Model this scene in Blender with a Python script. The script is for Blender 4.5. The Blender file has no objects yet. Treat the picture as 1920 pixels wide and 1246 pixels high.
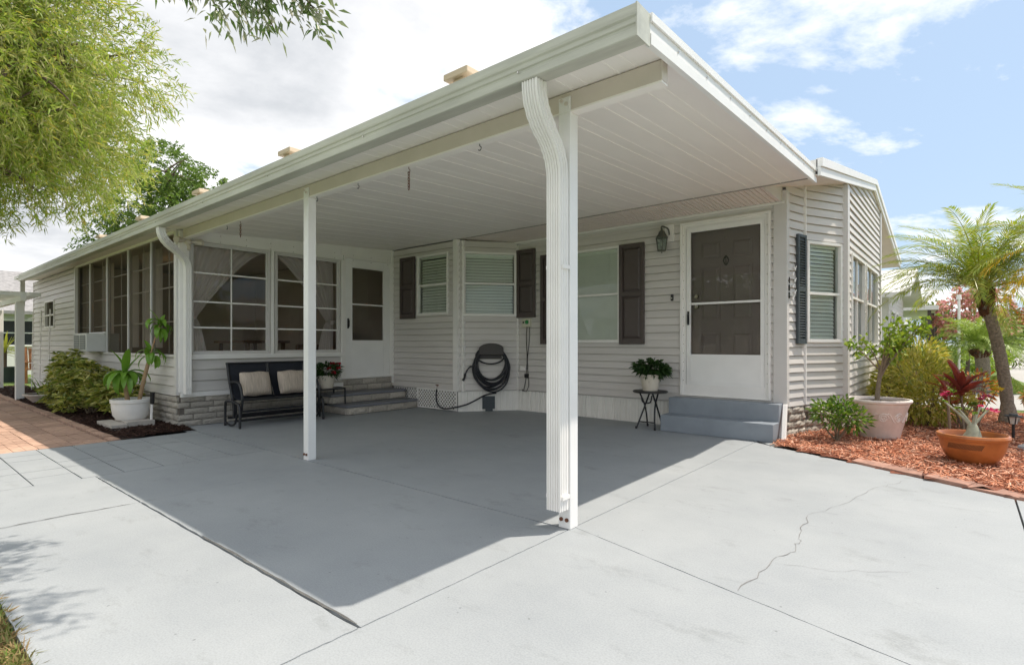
import bpy, math, random
import numpy as np
from mathutils import Vector, Matrix
random.seed(11)
SC = bpy.context.scene
COL = SC.collection
R = math.radians

# ---------------------------------------------------------------- camera
cd = bpy.data.cameras.new("camera")
cam = bpy.data.objects.new("camera", cd)
COL.objects.link(cam)
cam.location = (0, 0, 1.12)
cam.rotation_euler = (R(90), 0, R(39.889))
cd.sensor_width = 36.0
cd.lens = 19.07
cd.shift_y = 0.0104
cd.clip_start = 0.02
cd.clip_end = 800
SC.camera = cam

# ---------------------------------------------------------------- world: daylight sky with broken cloud
SUN_ROT = math.atan2(.325, .385)
SUN_EL = math.atan2(1, math.hypot(.325, .385))
W = bpy.data.worlds.new("World")
SC.world = W
W.use_nodes = True
nt = W.node_tree
nt.nodes.clear()
def N(t, typ, **kw):
    n = t.nodes.new(typ)
    for k, v in kw.items():
        setattr(n, k, v)
    return n
def L(t, a, b):
    t.links.new(a, b)
def mth(t, op, a, b=None, clamp=False):
    n = N(t, 'ShaderNodeMath', operation=op, use_clamp=clamp)
    for i, v in enumerate((a, b)):
        if v is None: continue
        if isinstance(v, (int, float)): n.inputs[i].default_value = v
        else: L(t, v, n.inputs[i])
    return n.outputs[0]
out = N(nt, 'ShaderNodeOutputWorld')
bg = N(nt, 'ShaderNodeBackground')
SKY_STRENGTH = 0.15
bg.inputs['Strength'].default_value = SKY_STRENGTH
sky = N(nt, 'ShaderNodeTexSky', sky_type='NISHITA', sun_disc=False, sun_elevation=SUN_EL, sun_rotation=SUN_ROT,
        altitude=10, air_density=1.0, dust_density=1.6, ozone_density=1.0)
tc = N(nt, 'ShaderNodeTexCoord')
sep = N(nt, 'ShaderNodeSeparateXYZ')
L(nt, tc.outputs['Generated'], sep.inputs[0])
zz = mth(nt, 'ADD', mth(nt, 'MAXIMUM', sep.outputs[2], 0.0), 0.16)
px = mth(nt, 'DIVIDE', sep.outputs[0], zz)
py = mth(nt, 'DIVIDE', sep.outputs[1], zz)
cmb = N(nt, 'ShaderNodeCombineXYZ')
L(nt, px, cmb.inputs[0]); L(nt, py, cmb.inputs[1])
CLOUD_OFF = (41.2, 3.3, 0.0)
mp = N(nt, 'ShaderNodeMapping')
mp.inputs['Location'].default_value = CLOUD_OFF
L(nt, cmb.outputs[0], mp.inputs[0])
n1 = N(nt, 'ShaderNodeTexNoise')
n1.inputs['Scale'].default_value = 0.95; n1.inputs['Detail'].default_value = 9; n1.inputs['Roughness'].default_value = .60
n1.inputs['Distortion'].default_value = .25
L(nt, mp.outputs[0], n1.inputs['Vector'])
ramp = N(nt, 'ShaderNodeValToRGB')
ramp.color_ramp.elements[0].position = .440; ramp.color_ramp.elements[0].color = (0, 0, 0, 1)
ramp.color_ramp.elements[1].position = .522; ramp.color_ramp.elements[1].color = (1, 1, 1, 1)
# cloudier in one half of the sky than in the other
half = mth(nt, 'ADD', mth(nt, 'MULTIPLY', sep.outputs[0], -.767), mth(nt, 'MULTIPLY', sep.outputs[1], -.641))
L(nt, mth(nt, 'ADD', n1.outputs[0], mth(nt, 'MULTIPLY', half, .08)), ramp.inputs[0])
# bright fringes, greyer where the cloud is thick
shade = N(nt, 'ShaderNodeValToRGB')
shade.color_ramp.elements[0].position = .53; shade.color_ramp.elements[0].color = (3.75, 3.72, 3.72, 1)
shade.color_ramp.elements[1].position = .72; shade.color_ramp.elements[1].color = (1.95, 2.03, 2.14, 1)
n2 = N(nt, 'ShaderNodeTexNoise')
n2.inputs['Scale'].default_value = .8; n2.inputs['Detail'].default_value = 4
L(nt, mp.outputs[0], n2.inputs['Vector'])
dens = mth(nt, 'ADD', n1.outputs[0], mth(nt, 'MULTIPLY', half, .08))
L(nt, mth(nt, 'ADD', mth(nt, 'MULTIPLY', dens, .65), mth(nt, 'MULTIPLY', n2.outputs[0], .42)), shade.inputs[0])
# hazy sky: the blue is paled towards white as summer air pales it
pale = N(nt, 'ShaderNodeMixRGB'); pale.inputs[0].default_value = .86
pale.inputs[2].default_value = (1.32, 1.74, 2.26, 1)
L(nt, sky.outputs[0], pale.inputs[1])
mix = N(nt, 'ShaderNodeMixRGB')
L(nt, ramp.outputs[0], mix.inputs[0]); L(nt, pale.outputs[0], mix.inputs[1]); L(nt, shade.outputs[0], mix.inputs[2])
L(nt, mix.outputs[0], bg.inputs['Color'])
L(nt, bg.outputs[0], out.inputs['Surface'])

# ---------------------------------------------------------------- sun
sd = bpy.data.lights.new("sun", 'SUN')
sd.energy = 2.2; sd.angle = R(0.55); sd.color = (1.0, .915, .80)
sun = bpy.data.objects.new("sun", sd)
COL.objects.link(sun)
sv = Vector((.325, .385, 1)).normalized()
sun.rotation_euler = sv.to_track_quat('Z', 'Y').to_euler()
sun.location = (6, 8, 20)

SC.view_settings.view_transform = 'Standard'
SC.view_settings.look = 'None'
SC.view_settings.exposure = 1.27
SC.view_settings.gamma = 1.0
SC.render.resolution_x = 1024
SC.render.resolution_y = 664
SC.render.engine = 'CYCLES'
SC.cycles.max_bounces = 12
SC.cycles.diffuse_bounces = 8
SC.cycles.transparent_max_bounces = 24

# ---------------------------------------------------------------- materials
MATS = {}
def pmat(name, col, rough=.6, var=.10, scale=6., col2=None, bump=0., bscale=80., metal=0., spec=.5, objvar=0., stretch=None, bdist=.004):
    """Principled surface: noise-mottled base colour, fine relief, optional change from piece to piece."""
    m = bpy.data.materials.new(name); m.use_nodes = True
    t = m.node_tree; b = t.nodes['Principled BSDF']
    b.inputs['Roughness'].default_value = rough
    b.inputs['Metallic'].default_value = metal
    b.inputs['Specular IOR Level'].default_value = spec
    c = Vector(col)
    c2 = Vector(col2) if col2 else c * (1 - var)
    co = N(t, 'ShaderNodeTexCoord'); v = co.outputs['Object']
    if stretch:
        mpn = N(t, 'ShaderNodeMapping'); mpn.inputs['Scale'].default_value = stretch
        L(t, v, mpn.inputs[0]); v = mpn.outputs[0]
    nz = N(t, 'ShaderNodeTexNoise'); nz.inputs['Scale'].default_value = scale; nz.inputs['Detail'].default_value = 6
    nz.inputs['Roughness'].default_value = .6
    L(t, v, nz.inputs['Vector'])
    rp = N(t, 'ShaderNodeValToRGB')
    rp.color_ramp.elements[0].position = .35; rp.color_ramp.elements[0].color = (*c2, 1)
    rp.color_ramp.elements[1].position = .65; rp.color_ramp.elements[1].color = (*c, 1)
    L(t, nz.outputs[0], rp.inputs[0])
    o = rp.outputs[0]
    if objvar:
        oi = N(t, 'ShaderNodeObjectInfo')
        mr = N(t, 'ShaderNodeMapRange'); mr.inputs['To Min'].default_value = 1 - objvar; mr.inputs['To Max'].default_value = 1 + objvar
        L(t, oi.outputs['Random'], mr.inputs['Value'])
        hs = N(t, 'ShaderNodeHueSaturation'); L(t, mr.outputs[0], hs.inputs['Value']); L(t, o, hs.inputs['Color'])
        o = hs.outputs[0]
    L(t, o, b.inputs['Base Color'])
    if bump:
        nb = N(t, 'ShaderNodeTexNoise'); nb.inputs['Scale'].default_value = bscale; nb.inputs['Detail'].default_value = 4
        L(t, v, nb.inputs['Vector'])
        bp = N(t, 'ShaderNodeBump'); bp.inputs['Strength'].default_value = bump; bp.inputs['Distance'].default_value = bdist
        L(t, nb.outputs[0], bp.inputs['Height']); L(t, bp.outputs[0], b.inputs['Normal'])
    MATS[name] = m
    return m

def leafmat(name, cols, rough=.45, trans=.35, spec=.4):
    """Leaf: colour differs from leaf to leaf, some light passes through."""
    m = bpy.data.materials.new(name); m.use_nodes = True
    t = m.node_tree; b = t.nodes['Principled BSDF']; o = t.nodes['Material Output']
    g = N(t, 'ShaderNodeNewGeometry')
    rp = N(t, 'ShaderNodeValToRGB'); e = rp.color_ramp.elements
    while len(e) < len(cols): e.new(.5)
    for i, c in enumerate(cols):
        e[i].position = i / (len(cols) - 1) if len(cols) > 1 else 0
        e[i].color = (*c, 1)
    L(t, g.outputs['Random Per Island'], rp.inputs[0])
    L(t, rp.outputs[0], b.inputs['Base Color'])
    b.inputs['Roughness'].default_value = rough
    b.inputs['Specular IOR Level'].default_value = spec
    tr = N(t, 'ShaderNodeBsdfTranslucent')
    hs = N(t, 'ShaderNodeHueSaturation'); hs.inputs['Saturation'].default_value = 1.1; hs.inputs['Value'].default_value = 1.25
    L(t, rp.outputs[0], hs.inputs['Color']); L(t, hs.outputs[0], tr.inputs['Color'])
    mx = N(t, 'ShaderNodeMixShader'); mx.inputs[0].default_value = trans
    L(t, b.outputs[0], mx.inputs[1]); L(t, tr.outputs[0], mx.inputs[2]); L(t, mx.outputs[0], o.inputs['Surface'])
    MATS[name] = m
    return m

def glassmat(name, tint=(.8, .88, .85), clear=.8, ior=1.5, rough=.0, body=None):
    """Window glass or mesh: partly see-through, reflects by Fresnel."""
    m = bpy.data.materials.new(name); m.use_nodes = True
    t = m.node_tree; t.nodes.clear(); o = N(t, 'ShaderNodeOutputMaterial')
    tr = N(t, 'ShaderNodeBsdfTransparent'); tr.inputs[0].default_value = (*tint, 1)
    df = N(t, 'ShaderNodeBsdfDiffuse'); df.inputs[0].default_value = (*(body or (.1, .1, .1)), 1)
    m1 = N(t, 'ShaderNodeMixShader'); m1.inputs[0].default_value = clear
    L(t, df.outputs[0], m1.inputs[1]); L(t, tr.outputs[0], m1.inputs[2])
    gl = N(t, 'ShaderNodeBsdfGlossy'); gl.inputs['Roughness'].default_value = rough
    nz = N(t, 'ShaderNodeTexNoise'); nz.inputs['Scale'].default_value = 1.6
    co = N(t, 'ShaderNodeTexCoord'); L(t, co.outputs['Object'], nz.inputs['Vector'])
    bp = N(t, 'ShaderNodeBump'); bp.inputs['Strength'].default_value = .06; bp.inputs['Distance'].default_value = .05
    L(t, nz.outputs[0], bp.inputs['Height']); L(t, bp.outputs[0], gl.inputs['Normal'])
    fr = N(t, 'ShaderNodeFresnel'); fr.inputs[0].default_value = ior
    m2 = N(t, 'ShaderNodeMixShader'); L(t, fr.outputs[0], m2.inputs[0])
    L(t, m1.outputs[0], m2.inputs[1]); L(t, gl.outputs[0], m2.inputs[2]); L(t, m2.outputs[0], o.inputs['Surface'])
    MATS[name] = m
    return m

pmat('siding', (.665, .635, .605), .55, .11, 1.4, bump=.12, bscale=30, stretch=(.6, .6, 6))
pmat('siding_back', (.56, .54, .51), .7, .05, 2)
pmat('white_trim', (.86, .84, .81), .45, .06, 3)
pmat('white_metal', (.87, .86, .84), .38, .07, 2.5)
pmat('corner_trim', (.64, .62, .60), .45, .05, 3)
pmat('ceiling', (.90, .855, .80), .5, .07, .9, stretch=(3, .7, 1))
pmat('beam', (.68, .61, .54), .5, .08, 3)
pmat('gutter', (.60, .60, .52), .4, .26, 2.0, stretch=(.6, 4, 4))
pmat('soffit', (.80, .72, .66), .5, .05, 3)
pmat('soffit_groove', (.36, .33, .30), .7, .05, 3)
pmat('roof_white', (.72, .71, .68), .5, .1, 2)
pmat('tan_block', (.66, .53, .38), .6, .1, 8)
pmat('shutter', (.085, .066, .062), .45, .1, 20)
pmat('shutter_grey', (.060, .075, .085), .5, .1, 20)
pmat('inner_door', (.33, .295, .28), .5, .06, 6)
pmat('black', (.018, .018, .019), .45, .2, 10)
pmat('black_metal', (.016, .017, .020), .38, .2, 10)
pmat('sling', (.014, .017, .028), .7, .2, 90, bump=.3, bscale=400)
pmat('chrome', (.6, .58, .55), .25, .1, 10, metal=1)
pmat('rust', (.16, .06, .03), .8, .4, 40, bump=.4, bscale=120)
pmat('brick_stone', (.68, .63, .55), .85, .0, 9, col2=(.50, .455, .395), bump=1.0, bscale=26, objvar=.13, bdist=.018)
pmat('mortar', (.16, .14, .12), .95, .2, 20)
pmat('step_paint', (.26, .295, .335), .5, .12, 5, bump=.25, bscale=140)
pmat('tread_paint', (.20, .205, .23), .5, .12, 6, bump=.25, bscale=140)
pmat('skirting', (.80, .785, .74), .5, .06, 4, objvar=.05)
pmat('paver', (.56, .36, .26), .9, .0, 14, col2=(.40, .255, .19), bump=.8, bscale=38, objvar=.16, bdist=.01)
pmat('edging', (.42, .235, .175), .95, .0, 9, col2=(.27, .155, .12), bump=.7, bscale=40, objvar=.12)
pmat('mulch_red_soil', (.26, .085, .045), .95, .4, 30, bump=1, bscale=60, bdist=.02)
pmat('mulch_dark_soil', (.045, .026, .020), .95, .4, 30, bump=1, bscale=60, bdist=.02)
pmat('soil', (.06, .04, .03), .95, .4, 40, bump=1, bscale=90, bdist=.01)
pmat('white_pot', (.84, .82, .79), .55, .1, 7, bump=.2, bscale=40)
pmat('cream_pot', (.66, .60, .50), .5, .08, 7)
pmat('stone_pot', (.80, .72, .665), .8, .14, 9, bump=.35, bscale=70)
pmat('terracotta', (.50, .17, .045), .28, .0, 4, col2=(.33, .105, .03), bump=.1, bscale=20)
pmat('terracotta_dark', (.17, .075, .035), .4, .2, 20)
pmat('cement', (.50, .46, .41), .95, .2, 14, bump=.7, bscale=80)
pmat('bark', (.17, .125, .09), .95, .4, 18, bump=1, bscale=30, stretch=(1, 1, .3), bdist=.02)
pmat('cane', (.42, .28, .16), .8, .25, 22, bump=.5, bscale=60)
pmat('palm_trunk', (.34, .29, .235), .95, .45, 34, bump=1, bscale=44, bdist=.02)
pmat('palm_boot', (.16, .075, .04), .95, .5, 34, bump=1, bscale=50, bdist=.02)
pmat('stem', (.26, .20, .14), .9, .3, 20)
pmat('stem_green', (.24, .30, .12), .7, .2, 20)
pmat('caudex', (.42, .43, .32), .8, .3, 22, bump=.6, bscale=40)
pmat('wood_orange', (.36, .155, .06), .7, .3, 14, stretch=(1, 1, 6))
pmat('ac_white', (.66, .65, .62), .5, .08, 6)
pmat('ac_blue', (.12, .24, .30), .5, .1, 6)
pmat('ac_grille', (.16, .17, .18), .6, .2, 60)
pmat('hose', (.020, .022, .030), .42, .3, 20)
pmat('hanger', (.055, .047, .043), .5, .1, 10)
pmat('timer_cream', (.62, .60, .48), .5, .05, 10)
pmat('green_plastic', (.03, .26, .07), .4, .1, 10)
pmat('lantern_bronze', (.10, .105, .085), .5, .3, 40)
pmat('porch_wall', (.50, .46, .42), .9, .1, 2)
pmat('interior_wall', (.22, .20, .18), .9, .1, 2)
pmat('interior_floor', (.20, .16, .13), .8, .2, 5)
pmat('brown_furniture', (.16, .09, .05), .6, .2, 8)
pmat('asphalt', (.10, .10, .105), .9, .2, 20, bump=.5, bscale=120)
pmat('pale_concrete', (.40, .385, .36), .9, .08, 2.5, bump=.3, bscale=90)
pmat('shingle', (.34, .33, .33), .95, .0, 7, col2=(.22, .215, .215), bump=.6, bscale=30)
pmat('house_white', (.70, .70, .67), .7, .06, 3)
pmat('house_tan', (.62, .52, .42), .7, .06, 3)
pmat('dark_window', (.03, .035, .04), .12, .2, 3)
pmat('grey_stone', (.33, .33, .35), .9, .3, 20, bump=.6, bscale=40)
pmat('lens_plastic', (.62, .61, .56), .3, .1, 10)
pmat('blind', (.86, .88, .83), .5, .04, 6)
pmat('pillow', (.60, .51, .42), .95, .0, 26, col2=(.42, .35, .29), stretch=(1, 3.2, .25), bump=.5, bscale=90)
pmat('rubber', (.02, .02, .02), .8, .2, 20)
glassmat('glass', (.95, .985, .965), .98, 1.45)
glassmat('glass_smoke', (.90, .88, .86), .92, 1.52, body=(.05, .05, .05))
glassmat('glass_vinyl', (.95, .94, .93), .97, 1.45, body=(.12, .12, .12))
glassmat('glass_lantern', (.75, .85, .82), .75, 1.45, rough=.1, body=(.3, .34, .32))
glassmat('insect_screen', (.74, .71, .66), .70, 1.005, rough=.5, body=(.06, .055, .045))
glassmat('bright_glass', (.72, .84, .92), .75, 1.9, body=(.35, .42, .48))

def fabricmat(name, col, trans=.4):
    m = bpy.data.materials.new(name); m.use_nodes = True
    t = m.node_tree; b = t.nodes['Principled BSDF']; o = t.nodes['Material Output']
    nz = N(t, 'ShaderNodeTexNoise'); nz.inputs['Scale'].default_value = 14
    rp = N(t, 'ShaderNodeValToRGB'); rp.color_ramp.elements[0].color = (*(Vector(col) * .9), 1); rp.color_ramp.elements[1].color = (*col, 1)
    L(t, nz.outputs[0], rp.inputs[0]); L(t, rp.outputs[0], b.inputs['Base Color'])
    b.inputs['Roughness'].default_value = .95
    tr = N(t, 'ShaderNodeBsdfTranslucent'); L(t, rp.outputs[0], tr.inputs[0])
    mx = N(t, 'ShaderNodeMixShader'); mx.inputs[0].default_value = trans
    L(t, b.outputs[0], mx.inputs[1]); L(t, tr.outputs[0], mx.inputs[2]); L(t, mx.outputs[0], o.inputs['Surface'])
    MATS[name] = m
fabricmat('curtain', (.90, .86, .85))

def emitmat(name, col, s):
    m = bpy.data.materials.new(name); m.use_nodes = True
    b = m.node_tree.nodes['Principled BSDF']
    b.inputs['Base Color'].default_value = (*col, 1)
    b.inputs['Emission Color'].default_value = (*col, 1); b.inputs['Emission Strength'].default_value = s
    MATS[name] = m
emitmat('bulb', (1, .62, .28), 3.0)

def concrete_paint(name, col, col2):
    """Painted slab: broad mottling, scuffs, fine grit, small dark specks."""
    m = bpy.data.materials.new(name); m.use_nodes = True
    t = m.node_tree; b = t.nodes['Principled BSDF']
    co = N(t, 'ShaderNodeTexCoord'); v = co.outputs['Object']
    a = N(t, 'ShaderNodeTexNoise'); a.inputs['Scale'].default_value = .8; a.inputs['Detail'].default_value = 8; a.inputs['Roughness'].default_value = .65
    L(t, v, a.inputs['Vector'])
    r1 = N(t, 'ShaderNodeValToRGB')
    r1.color_ramp.elements[0].position = .3; r1.color_ramp.elements[0].color = (*col2, 1)
    r1.color_ramp.elements[1].position = .68; r1.color_ramp.elements[1].color = (*col, 1)
    L(t, a.outputs[0], r1.inputs[0])
    s = N(t, 'ShaderNodeTexNoise'); s.inputs['Scale'].default_value = 2.3; s.inputs['Detail'].default_value = 10; s.inputs['Roughness'].default_value = .75
    mp_ = N(t, 'ShaderNodeMapping'); mp_.inputs['Scale'].default_value = (.8, 1.5, 1); L(t, v, mp_.inputs[0]); L(t, mp_.outputs[0], s.inputs['Vector'])
    r2 = N(t, 'ShaderNodeValToRGB')
    r2.color_ramp.elements[0].position = .30; r2.color_ramp.elements[0].color = (.72, .72, .70, 1)
    r2.color_ramp.elements[1].position = .44; r2.color_ramp.elements[1].color = (1, 1, 1, 1)
    L(t, s.outputs[0], r2.inputs[0])
    mu = N(t, 'ShaderNodeMixRGB', blend_type='MULTIPLY'); mu.inputs[0].default_value = .75
    L(t, r1.outputs[0], mu.inputs[1]); L(t, r2.outputs[0], mu.inputs[2])
    vo = N(t, 'ShaderNodeTexVoronoi'); vo.inputs['Scale'].default_value = 9.0; L(t, v, vo.inputs['Vector'])
    r3 = N(t, 'ShaderNodeValToRGB')
    r3.color_ramp.elements[0].position = .035; r3.color_ramp.elements[0].color = (.45, .44, .42, 1)
    r3.color_ramp.elements[1].position = .06; r3.color_ramp.elements[1].color = (1, 1, 1, 1)
    L(t, vo.outputs['Distance'], r3.inputs[0])
    mu2 = N(t, 'ShaderNodeMixRGB', blend_type='MULTIPLY'); mu2.inputs[0].default_value = .65
    L(t, mu.outputs[0], mu2.inputs[1]); L(t, r3.outputs[0], mu2.inputs[2])
    gr_ = N(t, 'ShaderNodeTexNoise'); gr_.inputs['Scale'].default_value = 130; gr_.inputs['Detail'].default_value = 2; L(t, v, gr_.inputs['Vector'])
    r4 = N(t, 'ShaderNodeValToRGB')
    r4.color_ramp.elements[0].position = .34; r4.color_ramp.elements[0].color = (.89, .89, .89, 1)
    r4.color_ramp.elements[1].position = .62; r4.color_ramp.elements[1].color = (1.02, 1.02, 1.02, 1)
    L(t, gr_.outputs[0], r4.inputs[0])
    mu3 = N(t, 'ShaderNodeMixRGB', blend_type='MULTIPLY'); mu3.inputs[0].default_value = 1
    L(t, mu2.outputs[0], mu3.inputs[1]); L(t, r4.outputs[0], mu3.inputs[2])
    L(t, mu3.outputs[0], b.inputs['Base Color'])
    b.inputs['Roughness'].default_value = .62
    b.inputs['Specular IOR Level'].default_value = .35
    g = N(t, 'ShaderNodeTexNoise'); g.inputs['Scale'].default_value = 160; g.inputs['Detail'].default_value = 3; L(t, v, g.inputs['Vector'])
    ad = mth(t, 'ADD', mth(t, 'MULTIPLY', g.outputs[0], .6), s.outputs[0])
    bp = N(t, 'ShaderNodeBump'); bp.inputs['Strength'].default_value = .35; bp.inputs['Distance'].default_value = .006
    L(t, ad, bp.inputs['Height']); L(t, bp.outputs[0], b.inputs['Normal'])
    MATS[name] = m
concrete_paint('slab_paint', (.366, .386, .397), (.288, .309, .326))
pmat('joint_dark', (.12, .12, .115), .95, .3, 20)
pmat('crack_grey', (.235, .23, .225), .95, .3, 20)

def grassmat(name, a, b2, c):
    m = bpy.data.materials.new(name); m.use_nodes = True
    t = m.node_tree; b = t.nodes['Principled BSDF']; b.inputs['Roughness'].default_value = .9
    co = N(t, 'ShaderNodeTexCoord')
    n1_ = N(t, 'ShaderNodeTexNoise'); n1_.inputs['Scale'].default_value = 60; n1_.inputs['Detail'].default_value = 6
    n2_ = N(t, 'ShaderNodeTexNoise'); n2_.inputs['Scale'].default_value = .6; n2_.inputs['Detail'].default_value = 4
    L(t, co.outputs['Object'], n1_.inputs['Vector']); L(t, co.outputs['Object'], n2_.inputs['Vector'])
    r_ = N(t, 'ShaderNodeValToRGB'); r_.color_ramp.elements[0].position = .3; r_.color_ramp.elements[0].color = (*a, 1)
    r_.color_ramp.elements[1].position = .7; r_.color_ramp.elements[1].color = (*b2, 1)
    L(t, n1_.outputs[0], r_.inputs[0])
    mx = N(t, 'ShaderNodeMixRGB'); mx.inputs[2].default_value = (*c, 1)
    r2_ = N(t, 'ShaderNodeValToRGB'); r2_.color_ramp.elements[0].position = .45; r2_.color_ramp.elements[1].position = .7
    L(t, n2_.outputs[0], r2_.inputs[0]); L(t, r2_.outputs[0], mx.inputs[0]); L(t, r_.outputs[0], mx.inputs[1])
    L(t, mx.outputs[0], b.inputs['Base Color'])
    bp = N(t, 'ShaderNodeBump'); bp.inputs['Strength'].default_value = 1; bp.inputs['Distance'].default_value = .03
    L(t, n1_.outputs[0], bp.inputs['Height']); L(t, bp.outputs[0], b.inputs['Normal'])
    MATS[name] = m
grassmat('lawn', (.075, .125, .02), (.17, .25, .045), (.15, .20, .05))

leafmat('leaf_bottlebrush', [(.22, .32, .05), (.34, .42, .075), (.15, .23, .04), (.45, .47, .14), (.42, .40, .19), (.28, .38, .06), (.50, .42, .10)], .5, .5)
leafmat('leaf_dark', [(.09, .16, .03), (.14, .23, .04), (.20, .29, .055), (.08, .14, .03)], .45, .35)
leafmat('leaf_oak', [(.08, .14, .035), (.14, .22, .055), (.36, .36, .26), (.17, .25, .06), (.46, .44, .35), (.10, .17, .04)], .4, .35)
leafmat('leaf_variegated', [(.62, .54, .10), (.38, .40, .06), (.70, .60, .20), (.22, .27, .04), (.55, .49, .09)], .4, .3)
leafmat('leaf_schefflera', [(.08, .14, .02), (.55, .52, .12), (.15, .23, .03), (.70, .64, .24), (.07, .12, .02), (.40, .42, .08)], .35, .25)
leafmat('leaf_dracaena', [(.05, .17, .02), (.09, .24, .03), (.20, .36, .05), (.04, .12, .02)], .3, .25)
leafmat('leaf_shrub', [(.06, .13, .02), (.13, .24, .035), (.22, .32, .05), (.04, .08, .015)], .28, .28)
leafmat('leaf_lime', [(.22, .34, .04), (.32, .42, .06), (.14, .24, .03), (.40, .46, .08)], .35, .4)
leafmat('leaf_palm', [(.18, .27, .035), (.30, .38, .06), (.45, .44, .09), (.13, .20, .03)], .35, .35)
leafmat('leaf_palm_yellow', [(.62, .40, .03), (.72, .50, .05), (.55, .46, .06)], .45, .4)
leafmat('leaf_palm_far', [(.16, .25, .045), (.25, .34, .07), (.35, .42, .11)], .45, .35)
leafmat('leaf_ti', [(.34, .05, .04), (.46, .09, .05), (.14, .025, .045), (.55, .16, .07), (.09, .03, .05)], .35, .3)
leafmat('leaf_house', [(.018, .045, .012), (.035, .08, .02), (.05, .10, .025)], .35, .2)
leafmat('petal_red', [(.40, .012, .03), (.55, .03, .05), (.30, .01, .02)], .5, .25)
leafmat('petal_pink', [(.62, .07, .20), (.75, .16, .28), (.5, .04, .12)], .5, .3)
leafmat('petal_myrtle', [(.75, .30, .31), (.80, .48, .47), (.34, .36, .16), (.72, .22, .25), (.28, .32, .10)], .6, .3)
leafmat('grass_blade', [(.09, .17, .025), (.17, .27, .04), (.30, .28, .10), (.12, .22, .03)], .5, .35)
leafmat('grass_dry', [(.34, .22, .10), (.42, .30, .14), (.16, .20, .05), (.28, .17, .08)], .7, .2)
leafmat('chip_red', [(.56, .225, .125), (.70, .33, .20), (.42, .145, .08), (.62, .27, .16), (.78, .47, .34), (.34, .20, .14)], .9, .0, .1)
leafmat('chip_dark', [(.05, .028, .022), (.085, .045, .034), (.03, .018, .014), (.12, .075, .06)], .9, .0, .1)
leafmat('far_foliage', [(.10, .17, .035), (.17, .25, .05), (.26, .30, .07), (.07, .12, .03)], .6, .3)
leafmat('far_flower', [(.50, .22, .05), (.45, .13, .05), (.28, .28, .06), (.14, .20, .04)], .6, .3)
# ---------------------------------------------------------------- mesh helpers
WO = {}                       # world origin of each object built here
def origin(o):
    return WO.get(o.name, Vector((0, 0, 0))) if o else Vector((0, 0, 0))

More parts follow.
